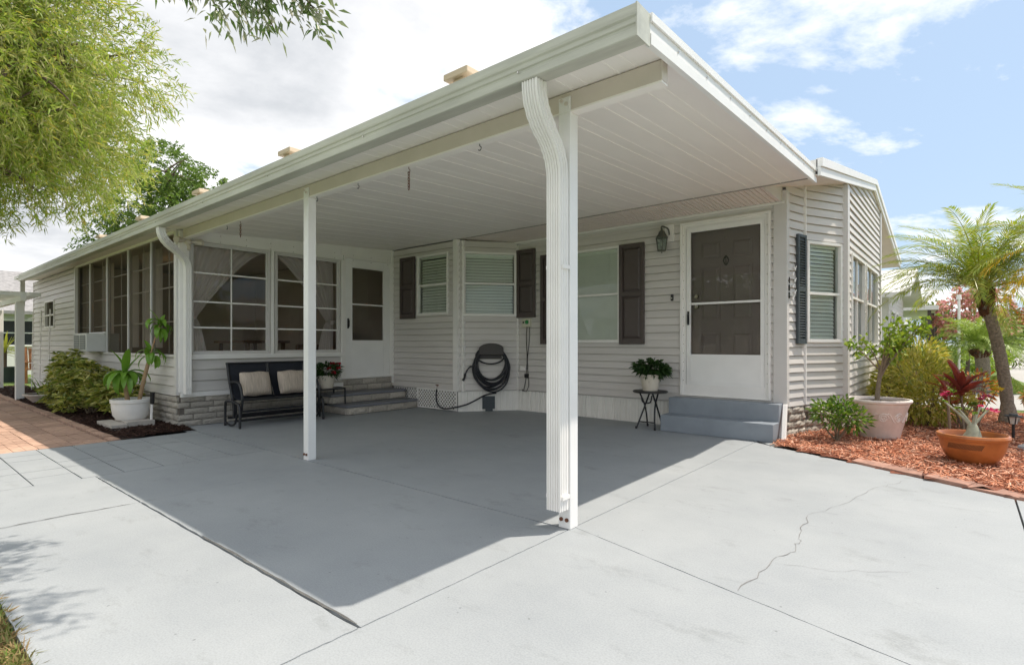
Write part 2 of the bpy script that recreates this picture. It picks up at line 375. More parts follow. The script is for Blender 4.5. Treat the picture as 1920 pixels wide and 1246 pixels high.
class MB:
    """Collects faces in world (or local) coordinates; build() links them as ONE mesh object."""
    def __init__(s): s.v = []; s.f = []; s.smooth = False
    def add(s, vs, fs):
        k = len(s.v); s.v += [tuple(p) for p in vs]; s.f += [tuple(i + k for i in f) for f in fs]; return s
    def quad(s, a, b, c, d): return s.add([a, b, c, d], [(0, 1, 2, 3)])
    def poly(s, pts): return s.add(pts, [tuple(range(len(pts)))])
    def hexa(s, p):           # 8 corners: bottom 4 ccw, top 4 ccw
        return s.add(p, [(3, 2, 1, 0), (4, 5, 6, 7), (0, 1, 5, 4), (1, 2, 6, 5), (2, 3, 7, 6), (3, 0, 4, 7)])
    def box(s, x0, x1, y0, y1, z0, z1):
        return s.hexa([(x0, y0, z0), (x1, y0, z0), (x1, y1, z0), (x0, y1, z0), (x0, y0, z1), (x1, y0, z1), (x1, y1, z1), (x0, y1, z1)])
    def wbox(s, w, s0, s1, z0, z1, d0, d1):
        return s.hexa([w(s0, z0, d0), w(s1, z0, d0), w(s1, z0, d1), w(s0, z0, d1), w(s0, z1, d0), w(s1, z1, d0), w(s1, z1, d1), w(s0, z1, d1)])
    def wframe(s, w, s0, s1, z0, z1, wd, d0, d1, top=None, bot=None):
        t = top or wd; b = bot or wd
        s.wbox(w, s0, s0 + wd, z0, z1, d0, d1); s.wbox(w, s1 - wd, s1, z0, z1, d0, d1)
        s.wbox(w, s0 + wd, s1 - wd, z1 - t, z1, d0, d1); s.wbox(w, s0 + wd, s1 - wd, z0, z0 + b, d0, d1); return s
    def prism(s, prof, fn, t0, t1):   # closed profile extruded: fn(a,b,t) -> point
        n = len(prof)
        return s.add([fn(a, b, t0) for a, b in prof] + [fn(a, b, t1) for a, b in prof],
                     [(i, (i + 1) % n, n + (i + 1) % n, n + i) for i in range(n)] + [tuple(range(n))[::-1], tuple(range(n, 2 * n))])
    def tube(s, path, r, n=8, smooth=0, cap=True, flat=None):
        P = [Vector(p) for p in path]
        rr = list(r) if isinstance(r, (list, tuple)) else [r] * len(P)
        if smooth and len(P) > 2:
            Q = []; q = []
            for i in range(len(P) - 1):
                p0 = P[max(i - 1, 0)]; p1 = P[i]; p2 = P[i + 1]; p3 = P[min(i + 2, len(P) - 1)]
                for k in range(smooth):
                    t = k / smooth
                    Q.append(.5 * ((2 * p1) + (p2 - p0) * t + (2 * p0 - 5 * p1 + 4 * p2 - p3) * t * t + (3 * p1 - p0 - 3 * p2 + p3) * t ** 3))
                    q.append(rr[i] * (1 - t) + rr[i + 1] * t)
            Q.append(P[-1]); q.append(rr[-1]); P = Q; rr = q
        up = Vector((0, 0, 1)); k0 = len(s.v); prev = None
        for i, p in enumerate(P):
            d = (P[min(i + 1, len(P) - 1)] - P[max(i - 1, 0)])
            d = d.normalized() if d.length > 1e-9 else Vector((0, 0, 1))
            if prev is None:
                a = d.cross(up)
                if a.length < .05: a = d.cross(Vector((1, 0, 0)))
                a.normalize()
            else:
                a = prev - d * prev.dot(d); a.normalize()
            prev = a; b = d.cross(a)
            for j in range(n):
                an = 2 * math.pi * j / n
                s.v.append(tuple(p + (a * math.cos(an) + b * math.sin(an) * (flat or 1)) * rr[i]))
        m = len(P)
        for i in range(m - 1):
            for j in range(n):
                s.f.append((k0 + i * n + j, k0 + i * n + (j + 1) % n, k0 + (i + 1) * n + (j + 1) % n, k0 + (i + 1) * n + j))
        if cap:
            s.f.append(tuple(k0 + j for j in range(n))[::-1]); s.f.append(tuple(k0 + (m - 1) * n + j for j in range(n)))
        s.smooth = True
        return s
    def lathe(s, prof, c=(0, 0, 0), n=28, sx=1, sy=1, closed=False):
        k = len(s.v)
        for r, z in prof:
            for j in range(n):
                a = 2 * math.pi * j / n
                s.v.append((c[0] + r * math.cos(a) * sx, c[1] + r * math.sin(a) * sy, c[2] + z))
        for i in range(len(prof) - 1):
            for j in range(n):
                s.f.append((k + i * n + j, k + i * n + (j + 1) % n, k + (i + 1) * n + (j + 1) % n, k + (i + 1) * n + j))
        if closed:
            s.f.append(tuple(k + j for j in range(n))[::-1]); s.f.append(tuple(k + (len(prof) - 1) * n + j for j in range(n)))
        s.smooth = True
        return s
    def grid(s, fn, nu, nv):
        k = len(s.v)
        for i in range(nu + 1):
            for j in range(nv + 1): s.v.append(tuple(fn(i / nu, j / nv)))
        for i in range(nu):
            for j in range(nv):
                a = k + i * (nv + 1) + j; s.f.append((a, a + 1, a + nv + 2, a + nv + 1))
        s.smooth = True
        return s
    def build(s, name, mat, parent=None, bevel=0, local=False, angle=35):
        me = bpy.data.meshes.new(name)
        o0 = Vector((0, 0, 0)) if local else origin(parent)
        me.from_pydata([(p[0] - o0.x, p[1] - o0.y, p[2] - o0.z) for p in s.v], [], s.f)
        me.materials.append(MATS[mat] if isinstance(mat, str) else mat)
        if s.smooth:
            me.polygons.foreach_set('use_smooth', [True] * len(me.polygons))
            try: me.set_sharp_from_angle(angle=R(angle))
            except Exception: pass
        o = bpy.data.objects.new(name, me); COL.objects.link(o)
        o.parent = parent; WO[o.name] = origin(parent).copy()
        if bevel:
            b = o.modifiers.new('bevel', 'BEVEL'); b.width = bevel; b.segments = 2; b.limit_method = 'ANGLE'; b.angle_limit = R(40)
        return o

def tag(o, label=None, cat=None, group=None, kind=None):
    if label: o['label'] = label
    if cat: o['category'] = cat
    if group: o['group'] = group
    if kind: o['kind'] = kind
    return o
def thing(name, label, cat, loc=(0, 0, 0), group=None, rz=0):
    o = bpy.data.objects.new(name, None); COL.objects.link(o)
    o.empty_display_size = .1; o.location = loc; o.rotation_euler = (0, 0, rz)
    WO[o.name] = Vector(loc)
    return tag(o, label, cat, group)
def piece(name, mesh, parent, loc, rot=(0, 0, 0), scale=None):
    """Another object on shared mesh data, at a world place under its parent."""
    o = bpy.data.objects.new(name, mesh); COL.objects.link(o); o.parent = parent
    o.location = Vector(loc) - origin(parent); o.rotation_euler = rot
    if scale: o.scale = scale
    WO[o.name] = Vector(loc)
    return o
def copy_tree(src, loc, label=None, rz=None, group=None):
    c = src.copy(); COL.objects.link(c); c.location = loc; WO[c.name] = Vector(loc)
    if rz is not None: c.rotation_euler = (0, 0, rz)
    if label: c['label'] = label
    if group: c['group'] = group
    for ch in src.children:
        d = ch.copy(); COL.objects.link(d); d.parent = c
        for g in ch.children:
            e = g.copy(); COL.objects.link(e); e.parent = d
    return c
def fast_mesh(name, V, F, mat, parent=None, smooth=False):
    """V (n,3) array, F (m,4) quads; for foliage, chips, grass."""
    me = bpy.data.meshes.new(name)
    V = np.asarray(V, dtype=np.float32); F = np.asarray(F, dtype=np.int32)
    o0 = origin(parent); V = V - np.array(o0, dtype=np.float32)
    k = F.shape[1]
    me.vertices.add(len(V)); me.vertices.foreach_set('co', V.ravel())
    me.loops.add(F.size); me.loops.foreach_set('vertex_index', F.ravel())
    me.polygons.add(len(F)); me.polygons.foreach_set('loop_start', np.arange(0, F.size, k, dtype=np.int32))
    me.polygons.foreach_set('loop_total', np.full(len(F), k, dtype=np.int32))
    if smooth: me.polygons.foreach_set('use_smooth', np.ones(len(F), dtype=bool))
    me.update(calc_edges=True)
    me.materials.append(MATS[mat])
    o = bpy.data.objects.new(name, me); COL.objects.link(o); o.parent = parent; WO[o.name] = o0.copy()
    return o
def nrm(a):
    return a / np.maximum(np.linalg.norm(a, axis=1, keepdims=True), 1e-9)
def leaves(name, P, D, Ln, Wd, mat, parent, rng, droop=.15, fold=.25, up=None):
    """One folded blade of five vertices for each base point P along direction D."""
    n = len(P); P = np.asarray(P, float); D = nrm(np.asarray(D, float))
    Ln = np.broadcast_to(Ln, (n,))[:, None]; Wd = np.broadcast_to(Wd, (n,))[:, None]
    ref = rng.normal(size=(n, 3)) if up is None else np.array(up, float) + rng.normal(size=(n, 3)) * .35
    S = nrm(np.cross(D, ref)); Nn = np.cross(S, D)
    dz = np.zeros((n, 3)); dz[:, 2] = -1
    c = P + D * Ln * .45 - Nn * Wd * fold
    m1 = P + D * Ln * .42 + S * Wd * .5 + Nn * Wd * fold * .3; m2 = P + D * Ln * .42 - S * Wd * .5 + Nn * Wd * fold * .3
    tip = P + D * Ln + dz * Ln * droop
    V = np.stack([P, m1, tip, m2, c], 1).reshape(-1, 3)
    k = np.arange(n)[:, None] * 5
    F = np.concatenate([k + np.array([[0, 1, 2, 4]]), k + np.array([[0, 4, 2, 3]])], 1).reshape(-1, 4)
    return fast_mesh(name, V, F, mat, parent)
def shell_points(rng, lumps, n, lo=.55):
    """Points through the outer part of a few ellipsoid lumps (x,y,z,rx,ry,rz)."""
    lumps = np.array(lumps, float); wts = lumps[:, 3] * lumps[:, 4] + lumps[:, 4] * lumps[:, 5] + lumps[:, 3] * lumps[:, 5]
    idx = rng.choice(len(lumps), n, p=wts / wts.sum())
    d = nrm(rng.normal(size=(n, 3))); r = lo + (1 - lo) * rng.random(n) ** .6
    return lumps[idx, :3] + d * r[:, None] * lumps[idx, 3:6], d
class Wl:
    """A vertical wall plane: s along it, z up, d outwards."""
    def __init__(s, a, b, outward):
        s.a = Vector((a[0], a[1], 0)); b = Vector((b[0], b[1], 0)); s.len = (b - s.a).length; s.t = (b - s.a).normalized()
        s.n = Vector((s.t.y, -s.t.x, 0))
        if s.n.dot(Vector((outward[0], outward[1], 0))) < 0: s.n = -s.n
    def __call__(s, u, z, d=0.):
        p = s.a + s.t * u + s.n * d; return (p.x, p.y, z)

def wall_sheet(mb, w, s0, s1, z0, z1, ops, d0, d1):
    """Flat wall with openings and reveals."""
    ss = sorted({s0, s1, *[v for o in ops for v in o[:2] if s0 < v < s1]}); zs = sorted({z0, z1, *[v for o in ops for v in o[2:] if z0 < v < z1]})
    for i in range(len(ss) - 1):
        for j in range(len(zs) - 1):
            cs = (ss[i] + ss[i + 1]) / 2; cz = (zs[j] + zs[j + 1]) / 2
            if any(o[0] < cs < o[1] and o[2] < cz < o[3] for o in ops): continue
            for d in (d0, d1):
                mb.quad(w(ss[i], zs[j], d), w(ss[i + 1], zs[j], d), w(ss[i + 1], zs[j + 1], d), w(ss[i], zs[j + 1], d))
    for a, b, c, e in ops:
        for q in ((a, c, b, c), (b, c, b, e), (b, e, a, e), (a, e, a, c)):
            mb.quad(w(q[0], q[1], d0), w(q[2], q[3], d0), w(q[2], q[3], d1), w(q[0], q[1], d1))
    return mb
def siding(w, s0, s1, z0, z1, ops, parent, pitch=.102, mat='siding', lim=None, d=.016, name='siding_board'):
    """Lapped courses, each its own board, cut at openings. lim(z) -> (smin, smax) for gable ends."""
    z = z0
    while z < z1 - .01:
        zt = min(z + pitch, z1); runs = []
        zs = sorted({z, zt, *[v for o in ops for v in o[2:] if z < v < zt]})
        for a, b in zip(zs[:-1], zs[1:]):
            cz = (a + b) / 2
            iv = [(s0, s1)]
            for o in ops:
                if o[2] < cz < o[3]:
                    nv = []
                    for p, q in iv:
                        if o[1] <= p or o[0] >= q: nv.append((p, q)); continue
                        if o[0] > p: nv.append((p, o[0]))
                        if o[1] < q: nv.append((o[1], q))
                    iv = nv
            da = d + .018 * (1 - (a - z) / pitch); db = d + .018 * (1 - (b - z) / pitch)
            for p, q in iv:
                pa = pb = p; qa = qb = q
                if lim:
                    l0 = lim(a); l1 = lim(b); pa = max(p, l0[0]); qa = min(q, l0[1]); pb = max(p, l1[0]); qb = min(q, l1[1])
                    if qa - pa < .01: continue
                    if qb < pb: pb = qb = (pb + qb) / 2
                mb = MB(); e = .0008 * random.uniform(-1, 1)
                gr = min(.011, pitch * .1) if b == zt and b - a > .03 else 0        # shadow gap under the next course
                bb_ = b - gr
                V_ = [w(pa, a, da + e), w(qa, a, da + e), w(qb, bb_, db), w(pb, bb_, db)]; F_ = [(0, 1, 2, 3)]
                if gr:
                    V_ += [w(qb, bb_, d - .0145), w(pb, bb_, d - .0145), w(qb, b, d - .0145), w(pb, b, d - .0145)]; F_ += [(3, 2, 4, 5), (5, 4, 6, 7)]
                if a == z:
                    n_ = len(V_); V_ += [w(pa, a, d - .0145), w(qa, a, d - .0145)]; F_ += [(n_, n_ + 1, 1, 0)]
                mb.add(V_, F_)
                mb.build(name, mat, parent)
        z = zt
def bricks_on(w, s0, s1, z0, z1, rows, ln, parent, d=.02, cut=()):
    """Running-bond facing stones, every stone its own piece."""
    hh = (z1 - z0) / rows
    for r in range(rows):
        s = s0 - (ln * .5 if r % 2 else 0) + (ln * .13 * (r % 3))
        while s < s1 - .015:
            a = max(s, s0); b = min(s + ln, s1)
            if b - a > .03:
                m = random.choice(BRICK)
                g = .009; sc = ((b - a - g), 1, hh - g)
                an = math.atan2(w.t.y, w.t.x) + (0 if (w.n - Vector((w.t.y, -w.t.x, 0))).length < .1 else math.pi)
                ca = (a + b) / 2
                piece('brick', m, parent, w(ca, z0 + hh * (r + .5), d * .5), (0, 0, an), sc)
            s += ln
def make_brick_meshes():
    out_ = []
    rg = np.random.default_rng(5)
    for k in range(5):
        # unit stone: 1 long (x), y from -.012 (back) to about -front, 1 high (z); face bulges unevenly
        nx, nz = 5, 3
        V = []; F = []
        for i in range(nx + 1):
            for j in range(nz + 1):
                e = (i in (0, nx)) or (j in (0, nz))
                V.append((i / nx - .5, -(.010 if e else .016 + rg.random() * .014), j / nz - .5))
        for i in range(nx):
            for j in range(nz):
                a = i * (nz + 1) + j; F.append((a, a + nz + 1, a + nz + 2, a + 1))
        k0 = len(V)
        ring = [0, nx * (nz + 1), nx * (nz + 1) + nz, nz]
        for q in ring: V.append((V[q][0], .014, V[q][2]))
        for q in range(4): F.append((ring[q], k0 + q, k0 + (q + 1) % 4, ring[(q + 1) % 4]))
        me = bpy.data.meshes.new('brick'); me.from_pydata(V, [], F); me.materials.append(MATS['brick_stone']); out_.append(me)
    return out_
BRICK = make_brick_meshes()
# ================================================================ THE SETTING
rng = np.random.default_rng(3)
def sheet(name, pts, z, mat, kind='structure', thick=0):
    m = MB(); m.poly([(x, y, z) for x, y in pts]); o = m.build(name, mat); return tag(o, kind=kind)
sheet('ground', [(-300, -300), (300, -300), (300, 300), (-300, 300)], -.06, 'lawn')
# near lawn, gently uneven
sheet('lawn_strip', [(-30, -9), (-.2, -9), (-.2, .37), (-7.52, .37), (-7.52, .88), (-30, .88)], -.025, 'lawn')

# ---- painted slab cast in panels with open joints
drive = MB()
drive.box(-8.05, 3.4, .40, 7.2, -.055, -.028)
drive.box(-7.5, 3.4, -6, .40, -.056, -.052)
drive = tag(drive.build('driveway', 'joint_dark'), kind='structure')
def edgeY(x):                      # garden edge of the slab
    pts = [(-1.95, 6.55), (-1.6, 6.33), (-.8, 5.93), (-.2, 5.56), (.32, 5.27), (1.2, 4.95), (3.4, 4.3)]
    for (x0, y0), (x1, y1) in zip(pts[:-1], pts[1:]):
        if x0 <= x <= x1: return y0 + (y1 - y0) * (x - x0) / (x1 - x0)
    return pts[0][1] if x < -1.9 else pts[-1][1]
def wob(a, b, fixed, axis, amp, n=26, seed=1):
    rr = random.Random(seed); o = []
    for i in range(n + 1):
        t = i / n; v = a + (b - a) * t; w_ = fixed + rr.uniform(-amp, amp)
        o.append((v, w_) if axis == 'x' else (w_, v))
    return o
def slab_panel(pts):
    m = MB(); n = len(pts)
    m.add([(x, y, 0) for x, y in pts] + [(x, y, -.03) for x, y in pts], [tuple(range(n))] + [(i, (i + 1) % n, n + (i + 1) % n, n + i) for i in range(n)])
    return m.build('concrete_panel', 'slab_paint', drive)
g = .006
X0, XA, XB, XC = -5.62, -4.47, -1.83, .275
Ya, Yb, Yc = .38, 1.255, 2.725
def rect(x0, x1, y0, y1, a=.0022, seed=0):
    # joint edges chipped and not quite straight
    return (wob(x0, x1, y0, 'x', a, 30, seed) + wob(y0, y1, x1, 'y', a, 30, seed + 1)[1:-1] +
            wob(x1, x0, y1, 'x', a, 30, seed + 2) + wob(y1, y0, x0, 'y', a, 30, seed + 3)[1:-1])
slab_panel(rect(X0 + g, XA - g * .35, Ya, Yb - g, seed=10))
slab_panel(rect(XA + g * .35, XB - g, Ya, Yb - g * 1.3, .003, seed=20))
slab_panel(rect(X0 + g, XA - g * .25, Yb + g, Yc - g, seed=30))
slab_panel(rect(XA + g * .25, XB - g * .6, Yb + g * 1.3, Yc - g, .003, seed=40))
slab_panel(rect(-8.05, XB - g * .6, Yc + g, 7.05, seed=50))
def skew(x): return 2.757 - .262 * (x + 1.733)       # joint running off at a slight angle from the post
q = [(XB + g * .6, -6), (XC - g, -6)] + [(x, skew(x) - .003 + random.uniform(-.002, .002)) for x in np.linspace(XC - g, XB + g * .6, 40)]
slab_panel(q)
# right hand panel follows the garden edge
q = [(x, skew(x) + .003 + random.uniform(-.002, .002)) for x in np.linspace(XB + g * .6, XC - g, 40)] + [(XC - g, edgeY(XC))]
q += [(x, edgeY(x)) for x in np.linspace(XC - .05, XB + .01, 24)]
slab_panel(q)
q = [(XC + g, -6), (3.4, -6)] + [(x, edgeY(x)) for x in np.linspace(3.4, XC + g, 14)]
slab_panel(q)
slab_panel(rect(-2.4, XB - g, -6, Ya - g * .3, .001, seed=80))
slab_panel([(XB - .02, 6.63), (-1.66, 6.40), (-1.66, 7.0), (XB - .02, 7.0)])
# these joints are half filled with old paint
for a_ in ((XB - .012, XB + .012, -5.9, 6.6), (XA - .012, XA + .012, .42, 2.7)):
    MB().box(*a_, -.027, -.005).build('joint_filler', 'slab_paint', drive)
m = MB(); m.hexa([(XB, skew(XB) - .012, -.027), (-.82, skew(-.82) - .012, -.027), (-.82, skew(-.82) + .012, -.027), (XB, skew(XB) + .012, -.027), (XB, skew(XB) - .012, -.0056), (-.82, skew(-.82) - .012, -.0056), (-.82, skew(-.82) + .012, -.0056), (XB, skew(XB) + .012, -.0056)]); m.build('joint_filler', 'slab_paint', drive)
# far end: scored squares painted over
xs = np.linspace(-7.5, X0, 7)
ys = [.40, .86, 1.165, 1.46, 1.765, 2.07, 2.37, 2.715]
for i in range(6):
    for j in range(7):
        a = .004; rx = random.uniform(-.002, .002)
        m = MB(); m.box(xs[i] + .0035, xs[i + 1] - .0035, ys[j] + a + abs(rx), ys[j + 1] - a, -.03, random.uniform(-.0015, .0005))
        m.build('scored_square', 'slab_paint', drive)
m = MB(); m.poly([(-8.05, 2.62, -.0005), (-7.51, 2.62, -.0005), (-7.51, 2.72, -.0005), (-8.05, 2.72, -.0005)]); m.build('concrete_panel', 'slab_paint', drive)
# cracks: narrow ragged strips with a shape of their own
def crack(pts, w0, seed, mat='crack_grey', sub=7, jit=.018, z=.0025):
    rr = random.Random(seed); P = []
    for (x0, y0), (x1, y1) in zip(pts[:-1], pts[1:]):
        for k in range(sub):
            t = k / sub; P.append((x0 + (x1 - x0) * t + rr.gauss(0, jit * .5), y0 + (y1 - y0) * t + rr.gauss(0, jit * .5)))
    P.append(pts[-1])
    m = MB(); Lf = []; Rt = []
    for i, p in enumerate(P):
        a = Vector(P[max(i - 1, 0)]); b = Vector(P[min(i + 1, len(P) - 1)]); d = (b - a).normalized(); nn = Vector((-d.y, d.x))
        w = w0 * rr.uniform(.25, 1.1) * (.25 if i in (0, len(P) - 1) else 1)
        Lf.append((p[0] + nn.x * w, p[1] + nn.y * w, z)); Rt.append((p[0] - nn.x * w, p[1] - nn.y * w, z))
    for i in range(len(P) - 1): m.quad(Lf[i], Rt[i], Rt[i + 1], Lf[i + 1])
    return m.build('crack', mat, drive)
crack([(-.791, 2.525), (-.76, 3.012), (-.70, 3.25), (-.726, 3.438), (-.787, 3.952)], .0024, 3)
crack([(-.787, 3.952), (-.654, 4.369), (-.537, 5.009), (-.368, 5.469)], .0016, 4)
crack([(-.76, 3.0), (-.5, 3.05), (-.2, 3.3)], .0009, 5)
crack([(-3.4, 1.262), (-2.9, 1.268), (-2.4, 1.262), (-1.86, 1.262)], .008, 7, 'joint_dark', 7, .006)
crack([(-4.48, .45), (-4.49, .8), (-4.46, 1.2)], .005, 8, 'joint_dark', 8, .006)
crack([(-6.4, 2.0), (-5.9, 2.05), (-5.2, 1.75)], .0012, 9)
crack([(-3.6, 5.0), (-3.2, 5.3), (-2.9, 5.25)], .0009, 10)
crack([(-.1, 2.1), (.02, 1.9), (.05, 1.6)], .0016, 12)

# ---- brick-patterned paver walk along the side of the house
walk = tag(MB().box(-21, -7.52, .89, 1.80, -.07, -.03).build('walkway', 'mulch_dark_soil'), kind='structure')
pm = []
for k in range(3):
    m = MB()
    nb = 3
    for a in range(nb):
        for b in range(2):
            sx = .298 / 2; sy = .298 / nb
            x0 = -.149 + b * sx + (.5 * sx if a % 2 else 0); x1 = x0 + sx
            for p, q in ((x0, min(x1, .149)),) + (((-.149, x1 - .298),) if x1 > .1491 else ()):
                if q - p > .01: m.box(p + .002, q - .002, -.149 + a * sy + .002, -.149 + (a + 1) * sy - .002, -.03, random.uniform(-.003, .002))
    me = bpy.data.meshes.new('paver'); me.from_pydata(m.v, [], m.f); me.materials.append(MATS['paver']); pm.append(me)
for i in range(44):
    for j in range(3):
        piece('paver', pm[(i * 7 + j * 5) % 3], walk, (-7.68 - i * .302, 1.045 + j * .302, -.004 + random.uniform(-.003, .003)), (random.uniform(-.008, .008), random.uniform(-.008, .008), (i + j) % 2 * math.pi))
for i in range(40):                # narrow edging course beside the bed
    m = MB(); m.box(-7.56 - i * .3, -7.83 - i * .3 + .004, 1.83, 1.93, -.06, .012 + random.uniform(-.008, .006)); m.build('edging_block', 'paver', walk)

# ---- planting beds
def bed(name, pts, z, mat, seed, amp=.02):
    """Uneven mulch surface over an outline (fan of a fine grid)."""
    rg = np.random.default_rng(seed)
    xs_ = [p[0] for p in pts]; ys_ = [p[1] for p in pts]
    st = .12; m = MB(); idx = {}
    def inside(x, y):
        c = False; n = len(pts)
        for i in range(n):
            (x0, y0), (x1, y1) = pts[i], pts[(i + 1) % n]
            if (y0 > y) != (y1 > y) and x < (x1 - x0) * (y - y0) / (y1 - y0) + x0: c = not c
        return c
    nx = int((max(xs_) - min(xs_)) / st) + 1; ny = int((max(ys_) - min(ys_)) / st) + 1
    H = {}
    def vid(i, j):
        if (i, j) not in idx:
            idx[(i, j)] = len(m.v); m.v.append((min(xs_) + i * st, min(ys_) + j * st, z + rg.normal() * amp * .5))
        return idx[(i, j)]
    for i in range(nx):
        for j in range(ny):
            if inside(min(xs_) + (i + .5) * st, min(ys_) + (j + .5) * st): m.f.append((vid(i, j), vid(i + 1, j), vid(i + 1, j + 1), vid(i, j + 1)))
    m.smooth = True
    return tag(m.build(name, mat), kind='structure'), inside, (min(xs_), max(xs_), min(ys_), max(ys_))
redpts = [(-1.62, 6.34), (-.8, 5.95), (-.2, 5.58), (.32, 5.30), (1.2, 4.98), (2.6, 4.6), (2.6, 8.8), (1.6, 11.6), (-.1, 11.7), (-1.1, 12.3), (-1.7, 12.3), (-1.2, 8.2), (-1.6, 7.5)]
redbed, in_red, bb = bed('mulch_bed', redpts, .012, 'mulch_red_soil', 4)
def chips(name, inside, bb_, n, mat, seed, ln=(.03, .075), wd=(.006, .016), near=None, z=.02):
    rg = np.random.default_rng(seed); P = []
    while len(P) < n:
        x = rg.uniform(bb_[0], bb_[1]); y = rg.uniform(bb_[2], bb_[3])
        if near is not None and rg.random() > min(1, (near / math.hypot(x, y)) ** 2): continue
        if inside(x, y): P.append((x, y))
    P = np.array(P); an = rg.uniform(0, 2 * math.pi, n); tl = rg.normal(0, .28, n)
    D = np.stack([np.cos(an) * np.cos(tl), np.sin(an) * np.cos(tl), np.sin(tl)], 1)
    Ln = rg.uniform(ln[0], ln[1], n)[:, None]; Wd_ = rg.uniform(wd[0], wd[1], n)[:, None]
    S = nrm(np.cross(D, np.stack([rg.normal(0, .4, n), rg.normal(0, .4, n), np.ones(n)], 1))); U = np.cross(S, D)
    c = np.concatenate([P, z + rg.uniform(-.006, .022, n)[:, None]], 1)
    a = D * Ln * .5; b = S * Wd_ * .5; t_ = U * .004
    V = np.stack([c - a - b * .5, c + a - b * .8, c + a + b * .6, c - a + b, c - a * .9 - t_, c + a * .9 - t_], 1).reshape(-1, 3)
    k = np.arange(n)[:, None] * 6
    F = np.concatenate([k + np.array([[0, 1, 2, 3]]), k + np.array([[0, 4, 5, 1]]), k + np.array([[3, 2, 5, 4]])], 1).reshape(-1, 4)
    return tag(fast_mesh(name, V, F, mat), kind='stuff')
chips('mulch_chips', lambda x, y: in_red(x, y) and (x < -.85 or x > 1.2 or y > edgeY(x) + .15 + .06 * math.sin(x * 9)), bb, 26000, 'chip_red', 6, near=7.2)
darkpts = [(-7.50, 1.92), (-7.62, 2.70), (-8.0, 2.74), (-19, 2.70), (-19, 1.94)]
dbed, in_dark, bb2 = bed('dark_mulch_bed', darkpts, .008, 'mulch_dark_soil', 5)
chips('dark_mulch_chips', in_dark, bb2, 9000, 'chip_dark', 7, near=8.8, ln=(.03, .08))
# flat red paving stones edging the slab
edge = tag(MB().box(-.82, .9, 5.1, 5.12, -.05, -.04).build('garden_edging', 'mulch_red_soil'), kind='structure')
for i in range(7):
    x0 = -.83 + i * .285 + random.uniform(-.02, .02); x1 = -.83 + (i + 1) * .285 - .012 + random.uniform(-.02, .01)
    m = MB(); h_ = .022 + random.uniform(-.006, .006)
    c = [(x0, edgeY(x0) + .012), (x1, edgeY(x1) + .012), (x1 + .05, edgeY(x1) + .20 + random.uniform(-.02, .02)), (x0 + .05, edgeY(x0) + .20 + random.uniform(-.02, .02))]
    m.hexa([(x, y, -.03) for x, y in c] + [(x, y, h_ + random.uniform(-.004, .004)) for x, y in c])
    m.build('edging_stone', 'edging', edge, bevel=.008)
# beyond the bed: lawn, neighbour drive, street
sheet('side_lawn', [(-30, 11.8), (9, 11.8), (9, 13.2), (-30, 13.2)], -.012, 'lawn')
sheet('neighbour_driveway', [(-4, 12.6), (14, 12.0), (14, 16.2), (-4, 16.2)], -.004, 'pale_concrete')
sheet('neighbour_lawn', [(-6, 16.25), (.98, 16.25), (1.35, 19.5), (1.1, 24.5), (.55, 26), (-6, 26)], .004, 'lawn')
sheet('street', [(1.0, 16.5), (40, 10), (60, 200), (4.6, 200), (1.0, 27)], -.020, 'pale_concrete')

def blades(name, pts_fn, n, h, w, mat, seed, lean=.5):
    rg = np.random.default_rng(seed); P = pts_fn(rg, n)
    an = rg.uniform(0, 2 * math.pi, n); D = np.stack([np.cos(an) * lean * rg.random(n), np.sin(an) * lean * rg.random(n), np.ones(n)], 1)
    o = leaves(name, P, D, rg.uniform(h[0], h[1], n), rg.uniform(w[0], w[1], n), mat, None, rg, droop=.25, fold=.1)
    return tag(o, kind='stuff')
def near_pts(rg, n):
    x = rg.uniform(-4.6, -2.3, n); y = .37 - rg.random(n) ** 1.4 * 1.0
    return np.stack([x, y, np.full(n, -.03)], 1)
blades('grass_tufts', near_pts, 9000, (.03, .085), (.004, .008), 'grass_blade', 21, 1.2)
blades('dry_grass', lambda rg, n: np.stack([rg.uniform(-4.6, -2.3, n), .38 - np.abs(rg.normal(0, .12, n)), np.full(n, -.02)], 1), 3500, (.04, .09), (.004, .008), 'grass_dry', 22, 2.2)
blades('far_lawn_grass', lambda rg, n: np.stack([rg.uniform(-1.5, 1.15, n), rg.uniform(16.3, 24, n), np.full(n, 0.0)], 1), 16000, (.04, .08), (.012, .03), 'grass_blade', 23, .7)
# ================================================================ CARPORT
def zc(y): return 2.5035 + .05 * y          # underside of the carport roof
GY = 2.33                                     # gutter face
XF = -1.185                                   # front edge of the roof
carport = thing('carport', 'open white aluminium carport with pan roof, beam and two posts over the slab', 'carport', (-4.6, 4.4, 0))
pw = (8.06 - 1.185) / 22
prof = [(0, 0), (.19, 0), (.1945, .003), (.199, 0), (pw - .016, 0), (pw - .013, -.0035), (pw - .005, -.0035), (pw - .003, .0), (pw - .003, .07), (0, .07)]
pmesh = None
for i in range(22):
    x0 = XF - .012 - i * pw
    if pmesh is None:
        m = MB(); m.prism(prof, lambda a, b, t: (x0 - a, t, zc(t) + b), GY + .03, 6.225)
        o = m.build('roof_panel', 'ceiling', carport); pmesh = o.data
    else:
        o = bpy.data.objects.new('roof_panel', pmesh); COL.objects.link(o); o.parent = carport; o.location = (-i * pw, 0, random.uniform(0, .0015))
# beam, lip and end plate
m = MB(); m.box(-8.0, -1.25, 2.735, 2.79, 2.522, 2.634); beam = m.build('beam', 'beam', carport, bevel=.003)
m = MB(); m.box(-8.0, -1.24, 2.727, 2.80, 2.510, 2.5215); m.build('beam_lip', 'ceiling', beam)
m = MB(); m.box(-1.25 + .002, -1.238, 2.730, 2.795, 2.523, 2.633); m.build('end_plate', 'beam', beam)
